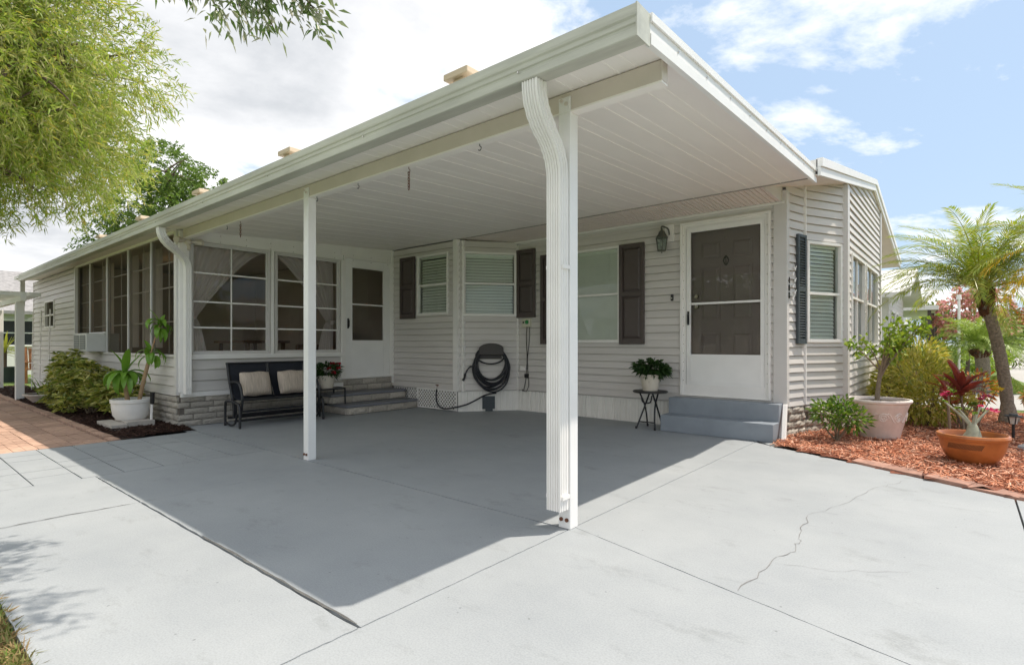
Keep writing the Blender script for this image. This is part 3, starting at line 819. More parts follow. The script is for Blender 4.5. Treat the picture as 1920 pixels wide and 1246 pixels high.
# posts
def post(x):
    m = MB(); m.box(x - .0425, x + .0425, 2.722, 2.806, .0, 2.5095); m.box(x - .0425, x + .0425, 2.7215, 2.7345, 2.5095, 2.605)
    p = m.build('post', 'white_metal', carport, bevel=.004)
    for dx, z in ((-.02, .055), (.02, .055), (-.018, 2.585), (.016, 2.56)):
        q = MB(); q.tube([(x + dx, 2.7205, z), (x + dx, 2.712, z)], .012, 8); q.build('bolt', 'rust' if z < 1 else 'beam', p)
    return p
post(-1.862); post(-4.852)
# gutter: stepped fascia profile run along the whole eave
gz0, gz1 = 2.563, 2.722
gp = [(GY + .10, gz0 + .004), (GY + .004, gz0), (GY - .004, gz0 + .004), (GY - .004, gz0 + .040), (GY + .004, gz0 + .046), (GY + .004, gz0 + .060), (GY - .004, gz0 + .066), (GY - .004, gz0 + .088),
      (GY - .014, gz0 + .096), (GY - .016, gz0 + .108), (GY - .006, gz0 + .112), (GY - .004, gz1 - .004), (GY + .004, gz1), (GY + .012, gz1), (GY + .012, gz0 + .012), (GY + .10, gz0 + .012)]
m = MB(); m.prism(gp, lambda a, b, t: (t, a, b), XF, -16.95); gut = m.build('gutter', 'gutter', carport)
m = MB(); m.box(XF - .002, XF + .006, GY - .006, GY + .13, gz0 - .001, gz1); m.build('end_cap', 'gutter', gut)
for x in np.arange(-1.9, -16, -1.45):
    q = MB(); q.tube([(x, GY - .003, gz0 + .053), (x, GY - .009, gz0 + .053)], .006, 6); q.build('screw', 'chrome', gut)
# front roof edge: stacked metal trim
m = MB()
def slope_box(mb, x0, x1, y0, y1, a, b):
    mb.hexa([(x0, y0, zc(y0) + a), (x1, y0, zc(y0) + a), (x1, y1, zc(y1) + a), (x0, y1, zc(y1) + a), (x0, y0, zc(y0) + b), (x1, y0, zc(y0) + b), (x1, y1, zc(y1) + b), (x0, y1, zc(y1) + b)])
slope_box(m, XF - .02, XF + .010, GY + .135, 6.30, -.050, .004)
slope_box(m, XF - .02, XF + .004, GY + .135, 6.30, .006, .060)
slope_box(m, XF - .02, XF + .016, GY + .135, 6.30, .062, .104)
fe = m.build('edge_trim', 'white_metal', carport)
for y in np.arange(2.8, 6.2, .42):
    q = MB(); q.tube([(XF + .004, y, zc(y) + .033), (XF + .010, y, zc(y) + .033)], .006, 6); q.build('screw', 'chrome', fe)
m = MB(); slope_box(m, -8.06, XF - .03, GY + .02, 6.22, .074, .086); m.build('roof_skin', 'roof_white', carport)

# downspouts: ribbed rectangular pipe swept along a path
def sweep(mb, prof, path, xax, scale=None):
    P = [Vector(p) for p in path]; n = len(prof); k = len(mb.v); xa = Vector(xax)
    for i, p in enumerate(P):
        d = (P[min(i + 1, len(P) - 1)] - P[max(i - 1, 0)]).normalized(); x = (xa - d * xa.dot(d)).normalized(); b = d.cross(x)
        s_ = scale[i] if scale else 1
        for a, c in prof: mb.v.append(tuple(p + x * a * s_ + b * c * s_))
    for i in range(len(P) - 1):
        for j in range(n): mb.f.append((k + i * n + j, k + i * n + (j + 1) % n, k + (i + 1) * n + (j + 1) % n, k + (i + 1) * n + j))
    mb.f.append(tuple(k + j for j in range(n))); mb.f.append(tuple(k + (len(P) - 1) * n + j for j in range(n)))
def ribbed(hw, hd, ribs=5):
    pr = [(-hw, hd), (-hw, -hd)]
    for i in range(ribs):
        x = -hw + .006 + (2 * hw - .012) * i / ribs; st = (2 * hw - .012) / ribs
        pr += [(x, -hd), (x + st * .12, -hd + .009), (x + st * .40, -hd + .009), (x + st * .52, -hd)]
    pr += [(hw, -hd)]
    rib2 = 3
    for i in range(rib2):
        y = -hd + .006 + (2 * hd - .012) * i / rib2; st = (2 * hd - .012) / rib2
        pr += [(hw, y), (hw - .008, y + st * .15), (hw - .008, y + st * .4), (hw, y + st * .55)]
    pr += [(hw, hd)]
    return [(a_, -b_) for a_, b_ in pr]
def bez(a, b, c, d, n):
    a, b, c, d = map(Vector, (a, b, c, d))
    return [a * (1 - t) ** 3 + b * 3 * t * (1 - t) ** 2 + c * 3 * t * t * (1 - t) + d * t ** 3 for t in [i / n for i in range(n + 1)]]
def downspout(x, xb, y0, y1, z0, zb, hw, hd, xax):
    el = bez((x, y0, z0), (x, y0, z0 - .26), (xb, y1, z0 - .20), (xb, y1, z0 - .47), 40)
    sc = [1.0 + (.028 if (i // 2) % 2 and (5 < i < 19 or 24 < i < 38) else 0) + (.05 if i < 20 else 0) for i in range(41)]
    m = MB(); sweep(m, ribbed(hw, hd), el, xax, sc); d = m.build('downspout', 'white_trim', carport)
    m = MB(); sweep(m, ribbed(hw, hd), [(xb, y1, z0 - .45), (xb, y1, zb)], xax); m.build('straight_pipe', 'white_trim', d)
    for z in (zb + .07, z0 - 1.0):
        q = MB(); q.box(xb - hw - .012, xb + hw + .012, y1 - hd + .012, y1 + hd, z, z + .022); q.build('strap', 'white_trim', d)
    return d
downspout(-1.83, -1.875, GY + .05, 2.668, 2.562, .125, .050, .042, (1, 0, 0))
downspout(-7.70, -7.965, GY + .05, 2.775, 2.562, .44, .046, .036, (1, 0, 0))

# little capped vent blocks standing along the eave
def eave_block(x, label):
    t = thing('eave_block', label, 'roof block', (x, 2.40, gz1), 'tan blocks along the carport eave')
    m = MB(); m.box(x - .045, x + .045, 2.375, 2.425, gz1 - .004, gz1 + .045); m.build('foot', 'tan_block', t, bevel=.004)
    m = MB(); m.box(x - .105, x + .105, 2.345, 2.455, gz1 + .045, gz1 + .085); m.build('cap', 'tan_block', t, bevel=.005)
eave_block(-2.42, 'tan block on the roof edge nearest the front corner of the carport')
eave_block(-4.55, 'tan block on the roof edge above the second carport post')
eave_block(-6.50, 'tan block on the roof edge third from the front corner')
eave_block(-8.45, 'tan block on the roof edge just past the screened porch corner')
eave_block(-10.4, 'tan block on the roof edge farthest along, under the tree')

# chains and hooks under the beam
def chain(x, label):
    t = thing('hanging_chain', label, 'chain', (x, 2.765, 2.51), 'rusty chains under the beam')
    m = MB(); m.tube([(x, 2.765, 2.511), (x, 2.765, 2.495), (x + .012, 2.765, 2.485), (x + .012, 2.765, 2.470), (x, 2.765, 2.462), (x - .012, 2.765, 2.470)], .003, 6, 4); m.build('screw_hook', 'rust', t)
    for k in range(6):
        z = 2.458 - k * .023; m = MB()
        pts = [(math.cos(a) * .0085, math.sin(a) * .0165) for a in np.linspace(0, 2 * math.pi, 11)]
        m.tube([(x + (p if k % 2 else 0), 2.765 + (0 if k % 2 else p), z + q_) for p, q_ in pts], .0028, 5, cap=False); m.build('link', 'rust', t)
chain(-3.373, 'short rusty chain hanging from the beam between the two posts')
chain(-6.353, 'short rusty chain hanging from the beam near the screened porch')
def hook(x, label):
    m = MB(); m.tube([(x, 2.765, 2.511), (x, 2.765, 2.497), (x + .013, 2.765, 2.486), (x + .012, 2.765, 2.472), (x, 2.765, 2.465), (x - .012, 2.765, 2.472)], .0032, 6, 4)
    o = m.build('screw_hook', 'black_metal'); tag(o, label, 'hook', 'open hooks under the beam')
hook(-2.605, 'small open hook under the beam, nearest the front post')
hook(-4.057, 'small open hook under the beam, between chain and second post')
hook(-4.725, 'small open hook right beside the second carport post')
hook(-6.708, 'small open hook under the beam beside the porch wall')

# ================================================================ MOBILE HOME
home = thing('mobile_home', 'light grey vinyl sided mobile home with shutters and angled bay corners', 'house', (-4.5, 9, 0))
def window(w, s0, s1, z0, z1, parent, rail=None, tilt=35, pitch=.048, glass='glass', fr=.034, mull=None, blind=True, dep=.45, mat='white_trim', wide=.012, grey=False):
    m = MB(); m.wframe(w, s0 - wide, s1 + wide, z0 - wide, z1 + wide, fr, -.03, .046, bot=fr * 1.2)
    if rail: m.wbox(w, s0 + fr - wide, s1 - fr + wide, rail - .016, rail + .016, -.02, .030)
    for q in (mull or []): m.wbox(w, q - .013, q + .013, z0 + fr, z1 - fr, -.02, .024)
    f = m.build('window', mat, parent, bevel=.002)
    cuts = [z0 + fr * .6] + ([rail] if rail else []) + [z1 - fr * .6]
    for a, b in zip(cuts[:-1], cuts[1:]):
        d = .006 if b == cuts[-1] else -.006
        g_ = MB(); g_.quad(w(s0 + fr * .5, a, d), w(s1 - fr * .5, a, d), w(s1 - fr * .5, b, d), w(s0 + fr * .5, b, d)); g_.build('pane', glass, f)
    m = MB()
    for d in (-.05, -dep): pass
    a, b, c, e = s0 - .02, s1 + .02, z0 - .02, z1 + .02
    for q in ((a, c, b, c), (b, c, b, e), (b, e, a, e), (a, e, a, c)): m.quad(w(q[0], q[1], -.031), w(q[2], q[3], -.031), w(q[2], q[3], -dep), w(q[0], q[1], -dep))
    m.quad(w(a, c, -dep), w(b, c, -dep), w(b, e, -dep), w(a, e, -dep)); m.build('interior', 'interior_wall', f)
    if blind:
        m = MB(); z = z0 + .05; ca = math.cos(R(tilt)) * .024; sa = math.sin(R(tilt)) * .024
        while z < z1 - .05:
            zz_ = z + random.uniform(-.001, .001)
            m.quad(w(s0 + .03, zz_ - sa, -.052 + ca), w(s1 - .03, zz_ - sa, -.052 + ca), w(s1 - .03, zz_ + sa, -.052 - ca), w(s0 + .03, zz_ + sa, -.052 - ca)); z += pitch
        m.wbox(w, s0 + .025, s1 - .025, z1 - .05, z1 - .005, -.085, -.03)
        for q in (.2, .8):
            ss = s0 + (s1 - s0) * q; m.wbox(w, ss - .0015, ss + .0015, z0 + .03, z1 - .05, -.026, -.024)
        m.build('blind', 'blind', f)
    return f
def shutter(w, s0, s1, z0, z1, parent, split=.5, mat='shutter', louver=False):
    m = MB(); d0, d1 = .034, .064
    m.wframe(w, s0, s1, z0, z1, .055 if not louver else .035, d0, d1, bot=.075 if not louver else .06)
    zm = z0 + (z1 - z0) * split; m.wbox(w, s0 + .05 * (not louver) + .035 * louver, s1 - .05 * (not louver) - .035 * louver, zm - .03, zm + .03, d0, d1 - .001)
    m.wbox(w, s0 + .01, s1 - .01, z0 + .01, z1 - .01, d0 - .006, d0 + .010)
    s_ = m.build('shutter', mat, parent, bevel=.003)
    for a, b in ((z0 + .075, zm - .03), (zm + .03, z1 - .055)):
        if louver:
            z = a + .02; q = MB()
            while z < b - .01:
                q.hexa([w(s0 + .036, z - .010, .047), w(s1 - .036, z - .010, .047), w(s1 - .036, z - .008, .062), w(s0 + .036, z - .008, .062),
                        w(s0 + .036, z + .012, .045), w(s1 - .036, z + .012, .045), w(s1 - .036, z - .002, .063), w(s0 + .036, z - .002, .063)]); z += .032
            q.build('louvres', mat, s_)
        else:
            q = MB(); i_ = .028; p0, p1, r0, r1 = s0 + .062, s1 - .062, a + .012, b - .012
            A = [w(p0, r0, .0445), w(p1, r0, .0445), w(p1, r1, .0445), w(p0, r1, .0445)]; B = [w(p0 + i_, r0 + i_, .060), w(p1 - i_, r0 + i_, .060), w(p1 - i_, r1 - i_, .060), w(p0 + i_, r1 - i_, .060)]
            q.add(A + B, [(4, 5, 6, 7), (0, 1, 5, 4), (1, 2, 6, 5), (2, 3, 7, 6), (3, 0, 4, 7)]); q.build('raised_panel', mat, s_)
    return s_

wl = Wl((-8.064, 6.236), (-6.36, 6.236), (0, -1))
wd_ = Wl((-6.36, 6.236), (-5.74, 7.034), (.79, -.61))
wb = Wl((-5.74, 7.034), (-1.66, 7.034), (0, -1))
wsh = Wl((-1.66, 7.034), (-1.545, 7.47), (1, 0))
wby = Wl((-1.545, 7.47), (-1.20, 8.17), (.9, -.44))
wf = Wl((-1.20, 8.17), (-1.20, 11.7), (1, 0))
wr = Wl((-1.20, 11.7), (-2.3, 11.7), (0, 1))
wm = Wl((-2.3, 11.7), (-2.3, 14.6), (1, 0))
def zr(y): return 2.83 + .18 * (min(y, 21.4 - y) - 6.24)    # underside of the gable roof (ridge at y 10.7)
SB = .35
opl = [(.734, 1.494, 1.61, 2.62)]
opd = [(.075, .955, 1.575, 2.605)]
opb = [(-4.83 + 5.74, -3.835 + 5.74, 1.14, 2.515), (-2.90 + 5.74, -1.815 + 5.74, .43, 2.69)]
opby = [(.045, .66, 1.14, 2.375)]
opf = [(.33, 1.50, 1.09, 2.32), (1.70, 3.05, 1.09, 2.32)]
for w, ops, z1, nm in ((wl, opl, 2.80, 'wall'), (wd_, opd, 2.80, 'wall'), (wb, opb, 2.79, 'wall'), (wsh, [], 3.06, 'wall'), (wby, opby, 3.19, 'wall'), (wf, opf, 3.17, 'wall'), (wr, [], 3.4, 'wall'), (wm, [], 2.9, 'wall')):
    m = MB(); wall_sheet(m, w, 0, w.len, SB - .02 if w in (wl, wd_, wb) else .36, z1, ops, .0, -.09)
    if w is wf:
        for d in (0, -.09): m.poly([w(0, 3.17, d), w(w.len, 3.17, d), w(w.len, zr(11.7), d), w(2.53, zr(10.7), d), w(0, zr(8.17), d)])
    wall_o = m.build(nm, 'siding_back', home)
    if w is wf:
        lim = lambda z: (0 if z < zr(8.17) else (z - .04 - 2.83) / .18 + 6.24 - 8.17, 3.53 if z < zr(11.7) else 21.4 - ((z - .04 - 2.83) / .18 + 6.24) - 8.17)
        siding(w, .0, w.len, .36, 3.66, ops, wall_o, lim=lim)
    else:
        siding(w, .0, w.len, SB if w in (wl, wd_, wb) else .36, z1, ops, wall_o)
# corner and edge trims
def vtrim(p, z0, z1, sx, sy, mat='corner_trim'):
    m = MB(); m.box(p[0] - sx[0], p[0] + sx[1], p[1] - sy[0], p[1] + sy[1], z0, z1); return m.build('corner_trim', mat, home, bevel=.004)
vtrim((-6.36, 6.236), SB - .02, 2.81, (.075, .030), (.048, .02), 'white_trim')
vtrim((-6.30, 6.31), SB - .02, 2.80, (.02, .025), (.04, .02), 'white_trim')
vtrim((-5.735, 7.012), SB - .02, 2.78, (.018, .018), (.018, .012), 'white_trim')
vtrim((-1.66, 7.034), .36, 2.93, (.105, .046), (.046, .085))
vtrim((-1.545, 7.47), .36, 3.05, (.012, .040), (.022, .012), 'white_trim')
vtrim((-1.20, 8.17), .36, 3.16, (.045, .046), (.075, .07))
vtrim((-1.20, 11.7), .36, 3.44, (.04, .046), (.08, .046))
vtrim((-8.03, 6.20), .40, 2.80, (.015, .02), (.015, .03), 'white_trim')
m = MB(); m.box(-5.74, -1.77, 6.994, 7.03, 2.745, 2.795); m.build('frieze', 'corner_trim', home)
m = MB(); m.box(-6.36, -1.64, 6.975, 6.993, 2.775, 2.800); m.build('soffit_channel', 'white_trim', home)
# soffit between carport roof and the wall: grooved panels
sp = []
for i in range(30):
    x1 = -1.672 - i * .172; x0 = x1 - .170
    if x0 < -6.37: break
    m = MB()
    for a, b, e in ((x0, x0 + .045, 0), (x0 + .060, x0 + .105, 0), (x0 + .120, x1 - .006, 0)):
        m.hexa([(a, 6.24, 2.824), (b, 6.24, 2.824), (b, 7.02, 2.801), (a, 7.02, 2.801), (a, 6.24, 2.836), (b, 6.24, 2.836), (b, 7.02, 2.813), (a, 7.02, 2.813)])
    for a, b in ((x0 + .045, x0 + .060), (x0 + .105, x0 + .120), (x1 - .006, x1 + .002)):
        m.quad((a, 6.24, 2.8355), (b, 6.24, 2.8355), (b, 7.02, 2.8125), (a, 7.02, 2.8125))
    m.build('soffit_panel', 'soffit', home)
m = MB(); m.box(-6.36, XF - .02, 6.226, 6.245, 2.806, 2.828); m.build('soffit_edge', 'soffit_groove', home)
# gable roof with two-step rake board and plain soffit
RX = -1.13
def chev(mb, x0, x1, a, b, ys=(6.255, 10.7, 15.15)):
    for p, q in zip(ys[:-1], ys[1:]):
        mb.hexa([(x0, p, zr(p) + a), (x1, p, zr(p) + a), (x1, q, zr(q) + a), (x0, q, zr(q) + a), (x0, p, zr(p) + b), (x1, p, zr(p) + b), (x1, q, zr(q) + b), (x0, q, zr(q) + b)])
m = MB(); chev(m, -17.5, RX - .03, .06, .165); roof = m.build('roof', 'roof_white', home)
m = MB(); chev(m, RX - .028, RX, -.005, .085); m.build('rake_board', 'white_metal', roof)
m = MB(); chev(m, RX - .040, RX + .018, .087, .175); m.build('rake_trim', 'white_metal', roof)
m = MB(); chev(m, -1.667, RX - .03, .004, .012, (6.25, 7.036)); chev(m, -2.35, RX - .03, .004, .012, (7.037, 10.7, 15.1)); m.build('rake_soffit', 'soffit', roof)
m = MB(); m.poly([(-1.668, 6.26, 2.79), (-1.668, 7.05, 2.79), (-1.668, 7.05, zr(7.05) + .03), (-1.668, 6.26, zr(6.26) + .03)]); m.build('gable_return', 'siding', roof)
m = MB(); chev(m, -17.4, -2.36, .02, .03, (7.1, 10.7, 14.6)); m.build('ceiling', 'interior_wall', roof)
m = MB(); m.box(-17.4, -17.3, 6.3, 14.5, 0, 2.9); m.box(-17.3, -2.3, 14.5, 14.6, 0, 2.9); m.build('rear_wall', 'siding_back', home)
m = MB(); m.box(-17.3, -8.1, 6.24, 6.30, 0, 2.85); m.build('inner_wall', 'interior_wall', home)

# windows and shutters on the carport side
window(wl, *opl[0], home, rail=2.11, tilt=64)
shutter(wl, -7.79 + 8.064, -7.385 + 8.064, 1.55, 2.635, home, .52)
window(wd_, *opd[0], home, rail=2.10, tilt=66)
shutter(wb, .005, .39, 1.54, 2.66, home, .5)
window(wb, *opb[0], home, rail=1.835, tilt=70, pitch=.042)
shutter(wb, .50, .895, 1.105, 2.525, home, .5)
shutter(wb, 1.915, 2.305, 1.105, 2.53, home, .5)
# bay corner and street side
window(wby, *opby[0], home, rail=1.74, tilt=64)
shutter(wsh, .22, .425, 1.11, 2.44, home, .5, 'shutter_grey', True)
window(wf, *opf[0], home, rail=1.74, mull=[.92], glass='bright_glass', tilt=70)
window(wf, *opf[1], home, rail=1.74, mull=[2.38], glass='bright_glass', tilt=70)

# storm door in front of the panelled entry door
m = MB(); s0, s1, z0, z1 = opb[1]
m.wframe(wb, s0 - .02, s1 + .02, z0, z1 + .02, .028, -.02, .052, bot=.01)
m.wframe(wb, s0 + .008, s1 - .008, z0 + .0, z1 - .008, .045, -.03, .030, bot=.146)
dfr = m.build('door_frame', 'white_trim', home, bevel=.002)
for k in range(17):
    for ss in (s0 + .022, s1 - .022):
        q = MB(); q.tube([wb(ss, z0 + .2 + k * .12, .030), wb(ss, z0 + .2 + k * .12, .0335)], .005, 6); q.build('screw', 'chrome', dfr)
d0, d1, e0, e1 = -2.84 + 5.74, -1.86 + 5.74, .575, 2.645
m = MB(); m.wframe(wb, d0, d1, e0, e1, .055, -.012, .030, top=.07, bot=.40); m.wbox(wb, d0 + .055, d1 - .055, 1.622, 1.65, -.008, .028)
sdoor = m.build('storm_door', 'white_metal', home, bevel=.003)
m = MB(); m.wframe(wb, d0 + .045, d1 - .045, e0 + .03, e0 + .375, .03, .030, .034); m.build('kick_panel', 'white_metal', sdoor)
for a, b in ((.975, 1.622), (1.65, 2.576)):
    m = MB(); m.quad(wb(d0 + .05, a, .008), wb(d1 - .05, a, .008), wb(d1 - .05, b, .008), wb(d0 + .05, b, .008)); m.build('pane', 'glass_smoke', sdoor)
m = MB(); m.tube([wb(d0 + .028, 1.38, .034), wb(d0 + .028, 1.38, .06), wb(d0 + .028, 1.50, .06), wb(d0 + .028, 1.50, .034)], .008, 8); m.wbox(wb, d0 + .015, d0 + .041, 1.36, 1.54, .0305, .038); m.build('handle', 'black_metal', sdoor)
m = MB(); m.wbox(wb, d0 - .04, d1 + .04, .44, 2.66, -.075, -.052)
edoor = m.build('entry_door', 'inner_door', home)
cx_ = (d0 + d1) / 2
for (a, b) in ((2.22, 2.44), (1.42, 2.12), (.72, 1.26)):
    for sg in (-1, 1):
        p0, p1 = sorted((cx_ + sg * .075, cx_ + sg * .325)); q = MB(); i_ = .028
        q.wframe(wb, p0, p1, a, b, .014, -.052, -.044)
        A = [wb(p0 + .018, a + .018, -.0515), wb(p1 - .018, a + .018, -.0515), wb(p1 - .018, b - .018, -.0515), wb(p0 + .018, b - .018, -.0515)]
        B = [wb(p0 + .045, a + .045, -.043), wb(p1 - .045, a + .045, -.043), wb(p1 - .045, b - .045, -.043), wb(p0 + .045, b - .045, -.043)]
        q.add(A + B, [(4, 5, 6, 7), (0, 1, 5, 4), (1, 2, 6, 5), (2, 3, 7, 6), (3, 0, 4, 7)]); q.build('door_panel', 'inner_door', edoor)
for z in (1.60, 1.735):
    q = MB(); c0 = Vector(wb(d0 + .115, z, -.052)); q.tube([c0, c0 + wb.n * .02, c0 + wb.n * .04], [.026, .012, .024], 12); q.build('knob', 'chrome', edoor)
q = MB(); c0 = Vector(wb(cx_, 2.18, -.045)); q.tube([c0 + Vector((0, 0, .06)), c0 + Vector((.02, 0, .03)), c0 + Vector((.03, 0, -.01)), c0 + Vector((0, 0, -.06)), c0 + Vector((-.03, 0, -.01)), c0 + Vector((-.02, 0, .03)), c0 + Vector((0, 0, .06))], .008, 6, 4)
q.tube([c0 + Vector((0, 0, .06)), c0 + Vector((0, 0, -.055))], .006, 6); q.build('door_knocker', 'lantern_bronze', edoor)
q = MB(); c0 = Vector(wb(cx_, 2.47, -.05)); q.tube([c0, c0 + wb.n * .008], .008, 8); q.build('peephole', 'chrome', edoor)

# skirting of ribbed white panels, foundation vent, lattice
for w, a, b in ((wb, -.01, 2.76), (wd_, .0, 1.02)):
    n = int((b - a) / .094); st = (b - a) / n
    for i in range(n):
        q = MB(); s = a + i * st; dd = -.012 + random.uniform(-.003, .003)
        pr = [(0, 0), (.3, 0), (.36, .007), (.46, .007), (.52, 0), (.94, 0), (.96, .010), (1, .010), (1, -.006), (0, -.006)]
        q.prism([(p * st, d) for p, d in pr], lambda u, v, t, s=s, dd=dd, w=w: w(s + u, t, dd + v), .0, SB + .005); q.build('skirting_panel', 'skirting', home)
m = MB(); m.wbox(wb, 2.76, 4.07, 0, SB, -.03, -.01); m.build('foundation', 'mortar', home)
m = MB(); m.wbox(wl, 0, wl.len, 0, SB, -.2, -.18); m.build('foundation', 'mortar', home)
q = MB(); q.wbox(wd_, .40, .61, .035, .245, -.002, .012)
for k in range(9): q.wbox(wd_, .415, .595, .05 + k * .021, .058 + k * .021, .012, .019)
q.wbox(wd_, .45, .57, .0, .035, -.002, .03); vent = q.build('foundation_vent', 'shutter_grey', home)
def lattice(w, s0, s1, z0, z1, d, parent):
    m = MB(); m.wframe(w, s0, s1, z0, z1, .022, d - .004, d + .012)
    st = .066; hw = .0095
    for sg, dd in ((1, d), (-1, d + .005)):
        k = -1.0
        c = s0 - (z1 - z0)
        while c < s1 + (z1 - z0):
            # strip centre line: s = c + sg*(z - z0) (or mirrored); clip to the panel
            pts = []
            for off in (-hw * 1.414, hw * 1.414):
                a0, a1 = (c + off, c + off + (z1 - z0)) if sg > 0 else (c + off + (z1 - z0), c + off)
                pts.append((a0, a1))
            def at(a0, a1, s): return z0 + (z1 - z0) * (s - a0) / (a1 - a0)
            poly = []
            a0, a1 = pts[0]; b0, b1 = pts[1]
            quad_ = [(a0, z0), (b0, z0), (b1, z1), (a1, z1)]
            for lo, hi, val in ((True, False, s0), (False, True, s1)):
                o_ = []
                for i in range(len(quad_)):
                    P_, Q_ = quad_[i], quad_[(i + 1) % len(quad_)]
                    ip = P_[0] >= val if lo else P_[0] <= val; iq = Q_[0] >= val if lo else Q_[0] <= val
                    if ip: o_.append(P_)
                    if ip != iq:
                        t = (val - P_[0]) / (Q_[0] - P_[0]); o_.append((val, P_[1] + (Q_[1] - P_[1]) * t))
                quad_ = o_
                if not quad_: break
            if len(quad_) >= 3:
                n = len(quad_)
                m.add([w(s, z, dd) for s, z in quad_] + [w(s, z, dd + .004) for s, z in quad_], [tuple(range(n)), tuple(range(n, 2 * n))] + [(i, (i + 1) % n, n + (i + 1) % n, n + i) for i in range(n)])
            c += st
    return m.build('lattice_panel', 'white_trim', parent)
lattice(wl, .70, 1.70, .01, SB, .014, home)
lattice(wl, .02, .69, .01, SB, -.02, home)
# brick base under the bay corner
for w, a, b in ((wsh, 0, wsh.len + .01), (wby, 0, wby.len), (wf, 0, 3.5)):
    m = MB(); m.wbox(w, a, b, -.03, .358, -.06, .008); base = m.build('brick_base', 'mortar', home)
    bricks_on(w, a, b, .0, .355, 4, .29, base, d=.03)
# door number, outlet
num = thing('house_number', 'black house number 488 set upright on the corner trim', 'sign', (-1.62, 7.08, 1.6))
dg = bpy.context.evaluated_depsgraph_get()
for ch, z in (('4', 1.835), ('8', 1.745), ('8', 1.655)):
    cu = bpy.data.curves.new('digit', 'FONT'); cu.body = ch; cu.size = .105; cu.extrude = .004; cu.offset = .002; cu.align_x = 'CENTER'
    tmp = bpy.data.objects.new('tmp', cu); me = bpy.data.meshes.new_from_object(tmp); bpy.data.objects.remove(tmp)
    me.name = 'digit'; me.materials.clear(); me.materials.append(MATS['black'])
    o = piece('digit', me, num, (-1.66 + .046 + .005, 7.076, z), (R(90), 0, R(90)))
q = MB(); q.wbox(wb, .075, .185, .665, .745, .02, .048); q.wbox(wb, .090, .125, .685, .725, .048, .056); q.wbox(wb, .137, .172, .685, .725, .048, .056); q.build('outlet_cover', 'white_trim', home, bevel=.003)

# ================================================================ SCREENED PORCH
porch = thing('screened_porch', 'screened porch wing with white framed windows and tied back curtains', 'porch', (-10.7, 4.4, 0))
pf = Wl((-8.064, 2.715), (-8.064, 6.236), (1, 0))
psd = Wl((-8.064, 2.715), (-13.46, 2.715), (0, -1))
pfar = Wl((-13.46, 2.715), (-17.6, 2.715), (0, -1))
BT = .405
# brick base
m = MB(); m.wbox(pf, 0, pf.len, -.03, BT, -.10, .006); fb = m.build('brick_base', 'mortar', porch); bricks_on(pf, -.03, 2.06, 0, BT, 5, .30, fb, d=.03)
m = MB(); m.wbox(pf, 2.36, 3.53, .405, .52, -.10, .006); fb2 = m.build('brick_base', 'mortar', porch); bricks_on(pf, 2.06, 3.50, .31, .515, 2, .30, fb2, d=.03)
m = MB(); m.wbox(psd, 0, psd.len, -.03, BT, -.10, .006); sb_ = m.build('brick_base', 'mortar', porch); bricks_on(psd, -.03, psd.len, 0, BT, 5, .30, sb_, d=.03)
# lower wall siding
opF = [(.125, 1.205, .97, 2.50), (1.302, 2.40, .97, 2.50), (2.48, 3.47, .535, 2.60)]
m = MB(); wall_sheet(m, pf, 0, pf.len, BT, 2.68, opF, 0, -.07); pw_ = m.build('front_wall', 'white_trim', porch)
siding(pf, .10, 2.44, BT + .06, .90, [], pw_, pitch=.148)
m = MB(); m.wbox(psd, 0, psd.len, BT, .94, -.07, 0); sw_ = m.build('side_wall', 'siding_back', porch); siding(psd, .0, psd.len, BT + .01, .93, [], sw_, pitch=.13)
m = MB(); m.wbox(pf, .06, 2.46, .90, .965, 0, .055); m.wbox(pf, .0, 2.46, BT - .01, BT + .055, 0, .050); m.build('sill', 'white_trim', porch, bevel=.004)
m = MB(); m.wbox(psd, .0, psd.len, .93, .965, 0, .04); m.build('side_sill', 'siding', porch, bevel=.004)
# header up to the sloping carport roof
m = MB()
for i in range(3):
    a, b = (.04, 1.25, 2.44, 3.50)[i], (.04, 1.25, 2.44, 3.50)[i + 1]
    hb = 2.515 if i < 2 else 2.603
    m.hexa([pf(a + .001, hb, .002), pf(b - .001, hb, .002), pf(b - .001, hb, .022), pf(a + .001, hb, .022), pf(a + .001, zc(2.715 + a) - .002, .002), pf(b - .001, zc(2.715 + b) - .002, .002), pf(b - .001, zc(2.715 + b) - .002, .022), pf(a + .001, zc(2.715 + a) - .002, .022)])
hd_ = m.build('header', 'white_trim', porch)
for k in range(10):
    for zo in (2.535, 2.62):
        q = MB(); c = Vector(pf(.15 + k * .36, zo, .022)); q.tube([c, c + pf.n * .004], .006, 6); q.build('screw', 'chrome', hd_)
# posts
m = MB(); m.wbox(pf, -.02, .105, BT + .056, 2.62, -.02, .048); m.build('corner_post', 'white_trim', porch, bevel=.003)
for a in (1.2535,): m = MB(); m.wbox(pf, a - .022, a + .022, .965, 2.515, -.03, .045); m.build('mullion_post', 'white_trim', porch, bevel=.003)
m = MB(); m.wbox(pf, 2.425, 2.475, .52, 2.515, -.03, .045); m.build('mullion_post', 'white_trim', porch, bevel=.003)
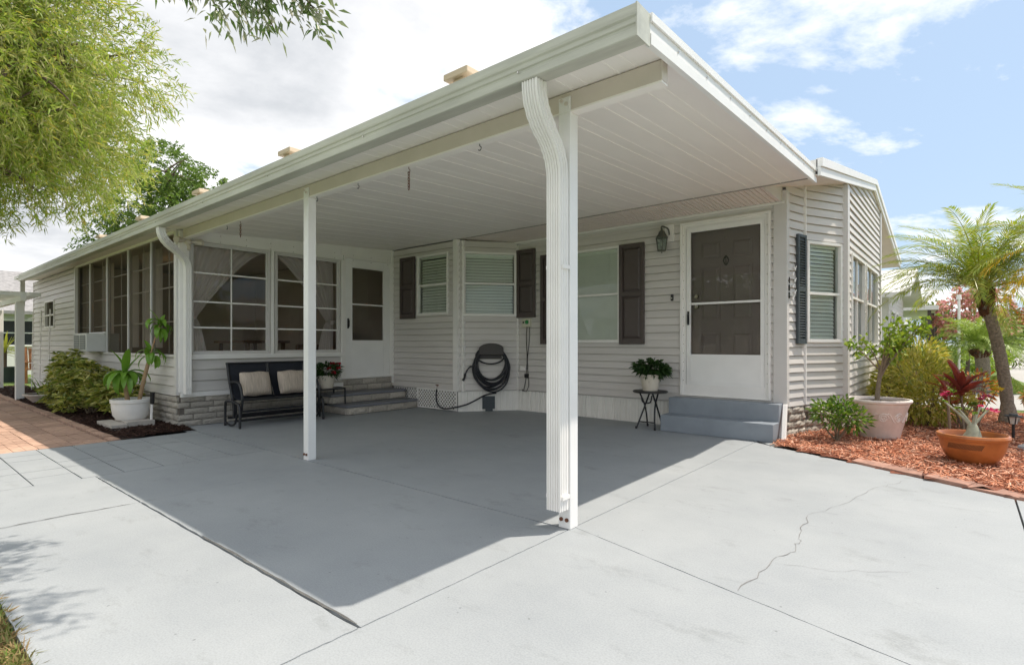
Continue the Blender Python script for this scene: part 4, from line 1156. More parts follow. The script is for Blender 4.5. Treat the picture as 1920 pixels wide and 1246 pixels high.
# vertical-sliding windows of eight lights
for k, (a, b, c, d) in enumerate(opF[:2]):
    m = MB(); m.wframe(pf, a - .01, b + .01, c - .01, d + .01, .03, -.03, .030); m.wframe(pf, a + .02, b - .02, c + .02, d - .02, .022, -.02, .015)
    fr_ = m.build('window', 'corner_trim', porch, bevel=.002)
    zs = [c + .03, 1.335, 1.69, 2.085, d - .03]
    q = MB()
    for z in zs[1:-1]: q.wbox(pf, a + .03, b - .03, z - .011, z + .011, -.012, .012)
    mid = (a + b) / 2 + .0
    for z0_, z1_ in zip(zs[:-1], zs[1:]): q.wbox(pf, mid - .008, mid + .008, z0_ + .008, z1_ - .008, -.008, .010)
    q.build('glazing_bars', 'white_trim', fr_)
    for j, (z0_, z1_) in enumerate(zip(zs[:-1], zs[1:])):
        for s0_, s1_ in ((a + .035, mid), (mid, b - .035)):
            q = MB(); dd = -.004 + .0018 * j; q.quad(pf(s0_, z0_, dd), pf(s1_, z0_, dd), pf(s1_, z1_, dd + random.uniform(-.001, .001)), pf(s0_, z1_, dd + random.uniform(-.001, .001))); q.build('pane', 'glass_vinyl', fr_)
# porch door
a, b, c, d = opF[2]
m = MB(); m.wframe(pf, a, b, c - .02, d, .035, -.04, .034, bot=.02); pdf = m.build('door_frame', 'white_trim', porch)
da, db, dc, de = a + .037, b - .037, c + .005, d - .037
m = MB(); m.wframe(pf, da, db, dc, de, .135, -.02, .022, top=.15, bot=.63); m.wbox(pf, da + .13, db - .13, 1.775, 1.80, -.01, .018)
pdr = m.build('porch_door', 'white_metal', porch, bevel=.003)
for z0_, z1_ in ((dc + .63, 1.775), (1.80, de - .15)):
    q = MB(); q.quad(pf(da + .13, z0_, 0), pf(db - .13, z0_, 0), pf(db - .13, z1_, 0), pf(da + .13, z1_, 0)); q.build('pane', 'glass_smoke', pdr)
m = MB(); m.tube([pf(da + .05, 1.40, .025), pf(da + .05, 1.40, .055), pf(da + .05, 1.51, .055), pf(da + .05, 1.51, .025)], .009, 8); m.wbox(pf, da + .035, da + .065, 1.37, 1.54, .022, .03); m.build('handle', 'black_metal', pdr)
m = MB(); m.wbox(pf, 2.40, 3.52, .515, .545, -.05, .055); m.build('threshold', 'white_trim', porch, bevel=.004)
# screened side: posts, rails, mesh panels
sx = [0.0, 1.08, 2.15, 3.32, 4.42, 5.396]
for i, s in enumerate(sx[:-1]):
    if i: m = MB(); m.wbox(psd, s - .011, s + .011, .965, 2.62, -.02, .022); m.build('screen_post', 'corner_trim', porch, bevel=.003)
    q = MB(); z0_ = .97 if i != 3 else 1.30
    if i == 3:
        q.quad(psd(s + .011, .97, 0), psd(s + .06, .97, 0), psd(s + .06, 1.3, 0), psd(s + .011, 1.3, 0))
    q.quad(psd(s + .011, z0_, 0), psd(sx[i + 1] - .011, z0_, 0), psd(sx[i + 1] - .011, 2.60, 0), psd(s + .011, 2.60, 0)); q.build('screen_panel', 'insect_screen', porch)
    q = MB(); 
    for z in (1.42, 1.9, 2.25): q.wbox(psd, s + .05, sx[i + 1] - .05, z - .008, z + .008, -.06, -.045)
    q.wbox(psd, s + .05, s + .07, .97, 2.6, -.06, -.045); q.wbox(psd, (s + sx[i + 1]) / 2 - .007, (s + sx[i + 1]) / 2 + .007, .97, 2.6, -.058, -.047)
    q.build('inner_sash', 'corner_trim', porch)
m = MB(); m.wbox(psd, -.02, .07, BT + .02, 2.62, -.03, .046); m.build('side_trim', 'corner_trim', porch)
m = MB(); m.wbox(psd, 5.36, 5.44, .0, 2.62, -.03, .046); m.build('side_trim', 'corner_trim', porch)
m = MB(); m.wbox(psd, 0, psd.len, 2.60, 2.63, -.05, .03); m.build('side_header', 'white_trim', porch)
# far sided wall with small window
opq = [(1.85, 2.75, 1.47, 2.06)]
m = MB(); wall_sheet(m, pfar, 0, pfar.len, .0, 2.62, opq, 0, -.09); fw = m.build('rear_side_wall', 'siding_back', porch); siding(pfar, 0, pfar.len, .06, 2.60, opq, fw, pitch=.112)
window(pfar, *opq[0], porch, rail=1.75, blind=False, glass='insect_screen')
m = MB(); m.wbox(pfar, pfar.len - .05, pfar.len + .02, 0, 2.6, -.05, .03); m.box(-17.62, -17.55, 2.75, 6.2, 0, 2.6); m.build('end_wall', 'siding', porch)
# eave soffit, roof deck, interior
m = MB(); m.hexa([(-16.9, GY + .1, 2.585), (-8.062, GY + .1, 2.585), (-8.062, 2.72, 2.632), (-16.9, 2.72, 2.632), (-16.9, GY + .1, 2.60), (-8.062, GY + .1, 2.60), (-8.062, 2.72, 2.645), (-16.9, 2.72, 2.645)]); m.build('eave_soffit', 'ceiling', porch)
m = MB(); m.hexa([(-17.7, GY + .02, 2.655), (-8.066, GY + .02, 2.655), (-8.066, 6.23, 2.82), (-17.7, 6.23, 2.82), (-17.7, GY + .02, 2.72), (-8.066, GY + .02, 2.72), (-8.066, 6.23, 2.90), (-17.7, 6.23, 2.90)]); m.build('roof_deck', 'roof_white', porch)
m = MB(); m.box(-17.5, -8.15, 2.80, 6.22, .40, .45); m.build('floor', 'interior_floor', porch)
m = MB(); m.box(-13.5, -13.44, 2.80, 6.22, .45, 2.64); m.build('partition', 'porch_wall', porch)
m = MB(); m.box(-17.3, -8.15, 6.205, 6.225, .45, 2.8); m.build('inner_back_wall', 'porch_wall', porch)
# furniture glimpsed inside
m = MB(); m.box(-11.8, -10.4, 4.6, 5.5, 1.12, 1.17)
for x in (-11.7, -10.5):
    for y in (4.7, 5.4): m.box(x - .03, x + .03, y - .03, y + .03, .45, 1.12)
tag(m.build('porch_table', 'brown_furniture'), 'brown wooden table dimly seen inside the screened porch', 'table')
m = MB(); m.box(-9.8, -9.0, 5.3, 6.0, .45, .9); m.box(-9.8, -9.0, 5.85, 6.05, .9, 1.35); m.box(-9.85, -9.75, 5.3, 6.0, .9, 1.1); m.box(-9.05, -8.95, 5.3, 6.0, .9, 1.1)
tag(m.build('porch_armchair', 'brown_furniture', bevel=.03), 'dark armchair dimly seen inside the porch behind the right window', 'chair')
t = thing('ceiling_lamp', 'small lit ceiling lamp glowing inside the screened porch', 'lamp', (-11.55, 3.9, 2.35))
m = MB(); m.tube([(-11.55, 3.9, 2.68), (-11.55, 3.9, 2.34)], .012, 8); m.build('stem', 'lantern_bronze', t)
for dx in (-.09, .09):
    m = MB(); m.tube([(-11.55, 3.9, 2.36), (-11.55 + dx, 3.9, 2.36), (-11.55 + dx, 3.9, 2.32)], .008, 6); m.build('arm', 'lantern_bronze', t)
    m = MB(); m.lathe([(.0, .07), (.03, .06), (.06, .0)], (-11.55 + dx, 3.9, 2.24), 14); m.build('lamp_shade', 'bulb', t)
# tied-back curtains
def curtain(a, b, c, d, left, depth, w):
    """Top spread across the window, gathered to one side at tie height, then hanging."""
    zt = 1.47
    def fn(u, v):
        z = d - (d - c) * v; vt = (d - zt) / (d - c)
        if v < vt:
            t = v / vt; e = t ** .75
            lo = a; hi = b - (b - a - .11) * e
        else:
            t = (v - vt) / (1 - vt); lo = a; hi = a + .11 + .15 * t ** .6
        s = lo + (hi - lo) * u
        if not left: s = a + b - s
        zz_ = z - (.0 if v > vt else .22 * (1 - u) * (v / vt) * (1 - v / vt))
        return w(s, zz_, -depth + .022 * math.sin(u * 40 + v * 3) * (1 - .3 * v) + .008 * math.sin(u * 17))
    m = MB(); m.grid(fn, 90, 40); return m
curtain(.14, 1.17, .98, 2.47, True, .13, pf).build('curtain', 'curtain', porch)
curtain(1.34, 2.37, .98, 2.47, False, .13, pf).build('curtain', 'curtain', porch)
for s in (.13, 2.30):
    m = MB(); m.wbox(pf, s, s + .11, 1.44, 1.50, -.165, -.095); m.build('tieback', 'curtain', porch, bevel=.01)
for s0_, s1_ in ((.12, .50), (1.15, 2.05), (2.25, 2.6), (3.6, 4.3)):
    m = MB(); m.grid(lambda u, v: psd(s0_ + (s1_ - s0_) * u, 2.55 - 1.5 * v, -.16 + .02 * math.sin(u * 38)), 60, 4); m.build('curtain', 'curtain', porch)
# ================================================================ STEPS
st = thing('concrete_steps', 'two grey painted concrete steps below the front door', 'steps', (-2.33, 6.8, 0))
m = MB(); m.box(-3.0, -1.655, 6.55, 6.80, 0, .205); m.build('lower_step', 'step_paint', st, bevel=.008)
m = MB(); m.box(-3.0, -1.655, 6.801, 7.02, 0, .408); m.build('upper_step', 'step_paint', st, bevel=.008)
bs = thing('brick_steps', 'low brick steps with dark grey treads below the porch door', 'steps', (-7.6, 5.5, 0))
def bstep(x0, y0, y1, z0, z1):
    m = MB(); m.box(-8.06, x0 - .02, y0 + .02, y1, z0, z1 - .04); b = m.build('brick_riser', 'mortar', bs)
    bricks_on(Wl((x0 - .02, y0 + .012), (x0 - .02, y1), (1, 0)), 0, y1 - y0 - .02, z0 + .004, z1 - .042, 1, .37, b, d=.02)
    bricks_on(Wl((-8.04, y0 + .02), (x0 - .015, y0 + .02), (0, -1)), 0, x0 + 8.02, z0 + .004, z1 - .042, 1 if z0 > .1 else 1, .30, b, d=.02)
    m = MB(); m.box(-8.055, x0 + .015, y0 - .015, y1 - .004, z1 - .04, z1); m.build('tread', 'tread_paint', b, bevel=.006)
bstep(-7.33, 4.80, 6.20, 0, .155)
bstep(-7.64, 4.72, 6.20, .156, .31)

# ================================================================ GLIDER BENCH
bench = thing('glider_bench', 'black metal glider bench with dark sling seats beside the porch wall', 'bench', (-7.5, 3.72, 0))
Y0b, Y1b = 3.16, 4.36
def bt(name, pts, r=.016, sm=6, parent=bench): m = MB(); m.tube(pts, r, 10, sm); return m.build(name, 'black_metal', parent)
for y in (Y0b, Y1b):
    # standing base: rear upright, front leg, ground rail
    bt('base_leg', [(-7.72, y, 0.0), (-7.72, y, .28), (-7.66, y, .335), (-7.40, y, .33), (-7.29, y, .27), (-7.275, y, .0)], .017)
    bt('base_rail', [(-7.72, y + .002, .05), (-7.55, y + .002, .02), (-7.42, y + .002, .06), (-7.37, y + .002, .18)], .013)
    yi = y + (.045 if y == Y0b else -.045)
    # swinging frame: back upright, arm, front drop
    bt('back_upright', [(-7.56, yi, .16), (-7.60, yi, .36), (-7.70, yi, .60), (-7.77, yi, .835)], .018)
    bt('armrest', [(-7.70, yi, .575), (-7.58, yi, .600), (-7.42, yi, .590), (-7.34, yi, .50), (-7.31, yi, .36), (-7.34, yi, .22), (-7.38, yi, .10)], .017)
    m = MB(); m.box(-7.50, -7.46, min(y, yi), max(y, yi), .12, .32); m.build('hanger_strap', 'black_metal', bench)
for x, z, n_ in ((-7.72, .10, 'cross_bar'), (-7.35, .215, 'cross_bar'), (-7.50, .075, 'cross_bar'), (-7.31, .37, 'seat_bar'), (-7.60, .36, 'seat_bar'), (-7.775, .838, 'top_bar')):
    bt(n_, [(x, Y0b + .03, z), (x, Y1b - .03, z)], .0165, 0)
ym = (Y0b + Y1b) / 2
bt('centre_upright', [(-7.31, ym, .37), (-7.60, ym, .37), (-7.70, ym, .60), (-7.77, ym, .835)], .018)
for a, b in ((Y0b + .065, ym - .02), (ym + .02, Y1b - .065)):
    m = MB(); m.grid(lambda u, v: ((-7.60 - .17 * v ** 1.1 - .03 * math.sin(v * math.pi), a + (b - a) * u, .375 + .455 * v)), 10, 10); o = m.build('back_sling', 'sling', bench)
    m = MB(); m.grid(lambda u, v: ((-7.31 - .29 * v, a + (b - a) * u, .385 - .03 * math.sin(v * math.pi))), 10, 8); m.build('seat_sling', 'sling', bench)
# slatted shelf bars under the seat
for k in range(3): bt('lower_slat', [(-7.42 - k * .07, Y0b + .04, .17 - .02 * k), (-7.42 - k * .07, Y1b - .04, .17 - .02 * k)], .010, 0)
def pillow(yc, label, seed):
    rr = np.random.default_rng(seed); ph = rr.random(4) * 6
    t = .42; hh = .34
    def fn(side):
        def f(u, v):
            a = (u - .5) * 2; b = (v - .5) * 2
            sx_ = t / 2 * (1 - .05 * (b * b)) * a * (1 + .03 * a * a * b * b); sz = hh / 2 * (1 - .05 * a * a) * b
            th = .085 * (max(0, (1 - a ** 4) * (1 - b ** 4))) ** .55 + .003 * math.sin(9 * a + ph[0]) * (1 - a * a) * (1 - b * b)
            return (side * th, sx_, sz + .004 * math.sin(a * 5 + ph[1]))
        return f
    m = MB(); m.grid(fn(1), 22, 20); m.grid(fn(-1), 22, 20)
    o = m.build('throw_pillow', 'pillow', None, local=True, angle=70); o.location = (-7.545, yc, .56); o.rotation_euler = (0, R(-17), R(2))
    tag(o, label, 'pillow', 'striped pillows on the bench')
pillow(3.49, 'beige striped pillow at the left end of the glider bench', 1)
pillow(4.02, 'beige striped pillow at the right end of the bench, half behind the post', 2)

# side table with flowers
tb = thing('side_table', 'small black tube side table between bench and brick steps', 'table', (-7.72, 4.72, 0))
m = MB(); m.box(-7.90, -7.52, 4.50, 4.90, .395, .415); m.build('table_top', 'black_metal', tb, bevel=.008)
for y in (4.47, 4.91):
    m = MB(); m.tube([(-7.56, y, .0), (-7.56, y, .36), (-7.60, y, .405), (-7.84, y, .405), (-7.88, y, .36), (-7.88, y, 0)], .013, 8, 5); m.build('leg_frame', 'black_metal', tb)
m = MB(); m.tube([(-7.88, 4.47, .14), (-7.88, 4.91, .14)], .010, 8); m.build('stretcher', 'black_metal', tb)
def pot_of(name, label, cat, c, prof, mat, fill_r, fill_z, soil='soil', n=32):
    t = thing(name, label, cat, c); m = MB(); m.lathe(prof, c, n); m.build('pot', mat, t)
    m = MB(); k = 16; m.poly([(c[0] + fill_r * math.cos(a), c[1] + fill_r * math.sin(a), c[2] + fill_z) for a in np.linspace(0, 2 * math.pi, k, endpoint=False)]); m.build('soil', soil, t); return t
fp = pot_of('flower_pot', 'cream flower pot with red blossoms on the black side table', 'flower pot', (-7.70, 4.68, .4155), [(0, 0), (.085, 0), (.125, .17), (.135, .175), (.135, .20), (.122, .20), (.115, .16)], 'cream_pot', .118, .175)
rg = np.random.default_rng(31)
P, D = shell_points(rg, [(-7.70, 4.68, .70, .19, .20, .10)], 520, .3); D = D + np.array([0, 0, .4]); leaves('foliage', P, D, rg.uniform(.06, .10, 520), rg.uniform(.02, .03, 520), 'leaf_house', fp, rg, .35)
def flower(c, r, mat, parent, n=12, seed=0, name='flower'):
    rg = np.random.default_rng(seed); an = np.linspace(0, 2 * math.pi, n, endpoint=False); el = rg.uniform(-.2, .9, n)
    D = np.stack([np.cos(an) * np.cos(el), np.sin(an) * np.cos(el), np.sin(el)], 1)
    return leaves(name, np.repeat(np.array([c]), n, 0), D, r, r * .8, mat, parent, rg, .1, .15)
for k, c in enumerate(((-7.55, 4.62, .73), (-7.53, 4.78, .72), (-7.58, 4.70, .80), (-7.6, 4.82, .79), (-7.52, 4.68, .66))): flower(c, .05, 'petal_red', fp, 16, k)

# round folding table with leafy pot by the door
ft = thing('folding_table', 'small round black folding table beside the grey door steps', 'table', (-3.19, 6.66, 0))
tx, ty, tz = -3.19, 6.66, .47
m = MB(); m.lathe([(0, 0), (.215, 0), (.225, .006), (.225, .022), (.215, .026), (0, .026)], (tx, ty, tz), 32); m.build('table_top', 'black', ft)
for sx_ in (-1, 1):
    m = MB(); m.tube([(tx + sx_ * .13, ty - .14, 0), (tx + sx_ * .075, ty - .02, .27), (tx + sx_ * .06, ty + .12, tz)], .011, 8, 4); m.build('leg', 'black_metal', ft)
    m = MB(); m.tube([(tx + sx_ * .11, ty + .15, 0), (tx + sx_ * .085, ty + .03, .27), (tx + sx_ * .09, ty - .12, tz)], .011, 8, 4); m.build('leg', 'black_metal', ft)
    for yy in (-.14, .15): 
        m = MB(); m.tube([(tx + sx_ * (.13 if yy < 0 else .11), ty + yy, .0), (tx + sx_ * (.13 if yy < 0 else .11), ty + yy, .03)], .014, 8); m.build('rubber_foot', 'rubber', ft)
m = MB(); m.tube([(tx - .115, ty - .10, .09), (tx + .115, ty - .10, .09)], .009, 8); m.build('stretcher', 'black_metal', ft)
m = MB(); m.tube([(tx - .075, ty - .11, tz - .03), (tx - .05, ty - .11, tz - .12), (tx + .05, ty - .11, tz - .12), (tx + .075, ty - .11, tz - .03)], .009, 8, 5); m.build('brace', 'black_metal', ft)
pp = pot_of('potted_plant', 'cream pot of dark leafy plant on the round folding table', 'potted plant', (tx, ty, tz + .0265), [(0, 0), (.095, 0), (.132, .185), (.143, .19), (.143, .215), (.13, .215), (.122, .17)], 'cream_pot', .125, .19)
P, D = shell_points(rg, [(tx, ty, tz + .325, .20, .20, .095), (tx + .06, ty + .05, tz + .30, .17, .17, .06)], 620, .35); D = D + np.array([0, 0, .25]); leaves('foliage', P, D, rg.uniform(.06, .10, 620), rg.uniform(.028, .045, 620), 'leaf_house', pp, rg, .35)

# ================================================================ THINGS ON THE WALLS
lan = thing('wall_lantern', 'bronze glass wall lantern between shutter and front door', 'lantern', wb(-3.10 + 5.74, 2.34, .12))
lx, ly = wb(-3.14 + 5.74, 0, .13)[:2]
m = MB(); m.box(-3.12 - .02, -3.12 + .11, 6.99, 7.016, 2.49, 2.72); m.build('mounting_plate', 'white_trim', lan, bevel=.003)
m = MB(); m.tube([(-3.07, 6.995, 2.58), (-3.08, 6.965, 2.66), (lx, ly, 2.69), (lx, ly, 2.62)], .010, 8, 5); m.build('arm', 'lantern_bronze', lan)
m = MB(); m.lathe([(0, .13), (.012, .125), (.016, .10), (.045, .075), (.052, .05), (.088, .0), (.088, -.008), (0, -.008)], (lx, ly, 2.54), 6); m.build('roof', 'lantern_bronze', lan)
m = MB(); m.lathe([(.078, 0), (.055, -.155)], (lx, ly, 2.53), 6); m.build('glass', 'glass_lantern', lan)
m = MB()
for k in range(6):
    a = 2 * math.pi * k / 6; m.tube([(lx + .08 * math.cos(a), ly + .08 * math.sin(a), 2.532), (lx + .057 * math.cos(a), ly + .057 * math.sin(a), 2.372)], .005, 5)
m.lathe([(0, 0), (.06, 0), (.062, .014), (0, .014)], (lx, ly, 2.358), 6); m.lathe([(.0, 0), (.01, .004), (0, .03)], (lx, ly, 2.328), 6); m.build('cage', 'lantern_bronze', lan)
m = MB(); m.lathe([(0, .05), (.014, .04), (.014, .0), (.01, -.02)], (lx, ly, 2.45), 10); m.build('bulb', 'lens_plastic', lan)
m = MB(); m.wbox(wb, -3.035 + 5.74 - .016, -3.035 + 5.74 + .016, 1.69, 1.775, .02, .050); o = m.build('doorbell', 'black', None, bevel=.004)
tag(o, 'slim black doorbell button left of the front door', 'doorbell')
m = MB(); c = Vector(wb(-3.035 + 5.74, 1.725, .051)); m.tube([c, c + wb.n * .005], .009, 10); m.build('button', 'lens_plastic', o)
# flood light with twin heads at the porch corner
fl = thing('flood_light', 'twin headed cream flood light at the porch corner', 'flood light', (-8.0, 2.80, 2.5))
m = MB(); m.lathe([(0, 0), (.045, 0), (.05, .03), (.03, .06), (0, .06)], (-8.01, 2.80, 2.45), 16); m.build('base', 'cream_pot', fl)
for sg in (-1, 1):
    m = MB(); y = 2.80; m.tube([(-8.0, y, 2.48), (-7.99, y + sg * .05, 2.485), (-7.98, y + sg * .08, 2.485), (-7.97, y + sg * .15, 2.485), (-7.96, y + sg * .155, 2.485)], [.014, .016, .03, .045, .04], 14); m.build('lamp_head', 'cream_pot', fl)
m = MB(); m.tube([(-8.01, 2.80, 2.46), (-8.0, 2.81, 2.40), (-7.995, 2.80, 2.37)], .022, 10); m.build('sensor', 'cream_pot', fl)
# hose hanger and coiled hose on the angled wall
hh_ = thing('hose_hanger', 'brown plastic hose hanger on the angled wall', 'hose hanger', wd_(.53, .95, .03))
hz = 1.0
m = MB()
def arch(hw, zb, zt, n=16): return [(-hw, zb)] + [(-hw * math.cos(a), zt + (hw * .42) * math.sin(a)) for a in np.linspace(0, math.pi, n)] + [(hw, zb)]
pr = arch(.19, -.14, .03)
m.prism([(a, b) for a, b in pr], lambda a, b, t: wd_(.53 + a, hz + b, t), .018, .04); m.build('back_plate', 'hanger', hh_, bevel=.006)
m = MB(); pr2 = arch(.165, -.02, .035); m.prism(pr2, lambda a, b, t: wd_(.53 + a, hz + b, t), .041, .125); m.build('saddle', 'hanger', hh_, bevel=.01)
m = MB(); pr3 = arch(.20, -.07, .035); m.prism(pr3, lambda a, b, t: wd_(.53 + a, hz + b, t), .126, .14); m.build('front_plate', 'hanger', hh_, bevel=.006)
m = MB(); rr = random.Random(8)
n_l = 13
for k in range(n_l):
    rx = .245 + .06 * k / n_l + rr.uniform(-.012, .012); top = hz + .070 + .004 * (k % 4); bot = .56 - .27 * k / n_l + rr.uniform(-.03, .03)
    dd = .055 + .062 * ((k * 5) % n_l) / n_l; cxo = .53 + rr.uniform(-.012, .02); sk_ = rr.uniform(-.03, .03)
    if k == 0: bot = .78
    loop = []
    for j in range(25):
        a = 2 * math.pi * j / 24 + math.pi / 2; zc_ = (top + bot) / 2; rz_ = (top - bot) / 2
        loop.append(wd_(cxo + rx * math.cos(a) * (1 - .16 * max(0, math.sin(a))) + sk_ * max(0, -math.sin(a)), zc_ + rz_ * math.sin(a), dd + .022 * (1 - math.sin(a)) * .5))
    m.tube(loop, .0125, 8, 2, cap=False)
tail = [wd_(.62, .30, .07), wd_(.45, .275, .075), wd_(.30, .20, .07), wd_(.12, .12, .075), (-6.42, 6.15, .065), (-6.60, 6.16, .04), (-6.74, 6.175, .06), (-6.82, 6.185, .14), (-6.84, 6.19, .25), (-6.832, 6.195, .345)]
m.tube(tail, .0125, 8, 5)
m.tube([wd_(.11, .58, .05), wd_(.13, .66, .06), wd_(.20, .74, .065), wd_(.27, .70, .07)], .0125, 8, 5)
o = m.build('garden_hose', 'hose'); tag(o, 'dark garden hose coiled on the hanger, its tail running to the tap', 'hose')
m = MB(); c = Vector(wd_(.10, .56, .05)); m.tube([c + Vector((.01, 0, .06)), c, c + Vector((-.02, -.02, -.05))], [.014, .018, .024], 10, 3); m.build('nozzle', 'black', o)
tp = thing('water_tap', 'small brass tap on the wall above the lattice', 'tap', (-6.83, 6.2, .36))
m = MB(); m.tube([(-6.83, 6.235, .385), (-6.83, 6.20, .385), (-6.832, 6.195, .35)], .011, 8); m.build('spout', 'chrome', tp)
m = MB(); m.tube([(-6.865, 6.205, .415), (-6.80, 6.205, .415)], .007, 8); m.tube([(-6.83, 6.205, .385), (-6.83, 6.205, .415)], .006, 8); m.build('handle', 'rust', tp)
# irrigation timer with cords
tm = thing('sprinkler_timer', 'cream timer box with green dial and black cords below the shutter', 'timer', wb(.21, 1.46, .03))
m = MB(); m.wbox(wb, .12, .30, 1.385, 1.525, .02, .065); m.build('case', 'timer_cream', tm, bevel=.006)
m = MB(); c = Vector(wb(.235, 1.465, .065)); m.tube([c, c + wb.n * .012], .034, 16); m.tube([c + wb.n * .012, c + wb.n * .02], .018, 12); m.build('dial', 'green_plastic', tm)
m = MB(); m.wbox(wb, .145, .175, 1.445, 1.475, .065, .069); m.build('display', 'black', tm)
m = MB(); m.tube([wb(.215, 1.39, .04), wb(.205, 1.2, .045), wb(.22, .9, .045), wb(.205, .6, .045), wb(.17, .42, .045), wb(.14, .33, .05), wb(.12, .36, .045)], .006, 6, 6)
m.tube([wb(.27, 1.39, .04), wb(.26, 1.1, .045), wb(.225, .85, .045), wb(.245, .58, .045), wb(.25, .42, .045), wb(.20, .33, .045), wb(.14, .34, .045)], .005, 6, 6); m.build('cord', 'rubber', tm)
m = MB(); m.wbox(wb, .17, .245, .55, .62, .02, .06); m.build('plug', 'rubber', tm, bevel=.01)
# butterflies on the short wall by the number
bf = thing('butterfly_ornament', 'white metal butterflies on the siding beside the house number', 'ornament', wsh(.14, 1.85, .02))
rr = random.Random(4)
for k in range(6):
    s = .130 + .045 * (k % 2) + rr.uniform(-.006, .006); z = 1.66 + k * .072; m = MB(); e = .036
    for sg in (-1, 1):
        for dz, sc_ in ((.4, 1), (-.5, .7)):
            p = [(0, 0), (sg * e * .9 * sc_, e * (dz + .5) * sc_), (sg * e * sc_, e * dz * sc_), (sg * e * .5 * sc_, e * (dz - .4) * sc_)]
            m.prism(p, lambda a, b, t: wsh(s + a * .7, z + b, t + abs(a) * .3), .038, .042)
    m.build('butterfly', 'white_metal', bf)
# AC unit in the porch side
ac = thing('window_air_conditioner', 'white window air conditioner in the porch side screen', 'air conditioner', psd(3.9, .97, .2))
m = MB(); m.wbox(psd, 3.42, 4.28, .972, 1.292, -.2, .28); m.build('case', 'ac_white', ac, bevel=.012)
m = MB(); m.wbox(psd, 3.47, 3.82, 1.01, 1.26, .281, .286); m.wbox(psd, 3.88, 4.23, 1.01, 1.26, .281, .286); m.build('grille', 'ac_grille', ac)
m = MB()
for k in range(8): m.wbox(psd, 3.47, 4.23, 1.02 + k * .031, 1.026 + k * .031, .2865, .292)
m.build('louvres', 'ac_white', ac)
m = MB(); m.wbox(psd, 4.281, 4.286, 1.0, 1.27, -.05, .24); m.build('side_panel', 'ac_blue', ac)
m = MB(); m.wbox(psd, 3.36, 4.40, 1.296, 1.315, -.02, .03); m.build('support_rail', 'white_trim', ac)
# leaning downpipe stub by the steps, ground stake
m = MB(); m.hexa([(-1.62, 6.90, 0), (-1.56, 6.90, 0), (-1.56, 6.96, 0), (-1.62, 6.96, 0), (-1.655, 6.93, .38), (-1.605, 6.93, .38), (-1.605, 6.97, .38), (-1.655, 6.97, .38)])
m = MB(); m.hexa([(-1.60, 6.66, .0), (-1.555, 6.66, .0), (-1.555, 6.70, .0), (-1.60, 6.70, .0), (-1.648, 6.94, .40), (-1.603, 6.94, .40), (-1.603, 6.98, .40), (-1.648, 6.98, .40)])
o = m.build('leaning_board', 'white_trim', None, bevel=.003); tag(o, 'short white board leaning against the end of the grey door steps', 'board')
# solar stake in the dark bed
sk = thing('stake_light', 'white stake with black cap stuck in the dark mulch', 'garden light', (-8.42, 2.50, 0))
m = MB(); m.tube([(-8.43, 2.49, -.04), (-8.42, 2.50, .30)], .016, 10); m.build('stake', 'white_trim', sk)
m = MB(); m.tube([(-8.42, 2.50, .30), (-8.418, 2.502, .32), (-8.415, 2.505, .44), (-8.414, 2.506, .46)], [.022, .026, .028, .034], 12); m.build('cap', 'black', sk)
# ================================================================ PLANTS
def twig_leaves(name, P, D, k, tl, Ln, Wd, mat, parent, rng, droop=.3, spread=1.0, twigdroop=.4, fwd=.7):
    """k leaves set alternately along each short twig."""
    n = len(P); D = nrm(D + np.array([0, 0, -twigdroop]) * rng.random((n, 1)))
    t = np.linspace(.15, 1, k)[None, :, None]
    B = P[:, None, :] + D[:, None, :] * tl * t
    B[:, :, 2] -= (t[:, :, 0] ** 2) * tl * .18
    rnd = nrm(rng.normal(size=(n * k, 3))).reshape(n, k, 3)
    DD = D[:, None, :] * fwd + rnd * spread * .8
    B = B.reshape(-1, 3); DD = DD.reshape(-1, 3); m = len(B)
    return leaves(name, B, DD, rng.uniform(Ln[0], Ln[1], m), rng.uniform(Wd[0], Wd[1], m), mat, parent, rng, droop)
def tree(name, label, base, top, r0, lumps, twigs, k, tl, Ln, Wd, mat, seed, group=None, droop=.3, lo=.45, twigdroop=.4, cat='tree', bark='bark', lean=None):
    rg = np.random.default_rng(seed); rr = random.Random(seed)
    t = thing(name, label, cat, base, group)
    b = Vector(base); tp_ = Vector(top); m = MB(); mid = (b + tp_) / 2 + Vector((rr.uniform(-.2, .2), rr.uniform(-.2, .2), 0)) * (tp_ - b).length * .25
    m.tube([b - Vector((0, 0, .1)), b + Vector((0, 0, .15)), mid, tp_], [r0 * 1.35, r0 * 1.05, r0 * .85, r0 * .6], 12, 6); m.build('trunk', bark, t)
    m = MB()
    for l in lumps:
        c = Vector(l[:3]); a = b.lerp(tp_, rr.uniform(.75, 1.0)) if (tp_ - b).length > .1 else b
        mid = a.lerp(c, .5) + Vector((rr.uniform(-1, 1), rr.uniform(-1, 1), rr.uniform(0, 1))) * (c - a).length * .12
        m.tube([a, mid, c], [r0 * .5, r0 * .3, r0 * .12], 8, 5)
        for q in range(5):
            d = Vector((rr.gauss(0, 1), rr.gauss(0, 1), rr.gauss(0, .8))).normalized(); e = c + Vector((d.x * l[3], d.y * l[4], d.z * l[5])) * .85
            s_ = mid.lerp(c, rr.uniform(.4, 1)); m.tube([s_, s_.lerp(e, .5) + Vector((0, 0, .06)), e], [r0 * .16, r0 * .1, r0 * .03], 5, 3)
    m.build('branches', bark, t)
    P, D = shell_points(rg, lumps, twigs, lo)
    twig_leaves('crown', P, D, k, tl, Ln, Wd, mat, t, rg, droop, twigdroop=twigdroop)
    return t
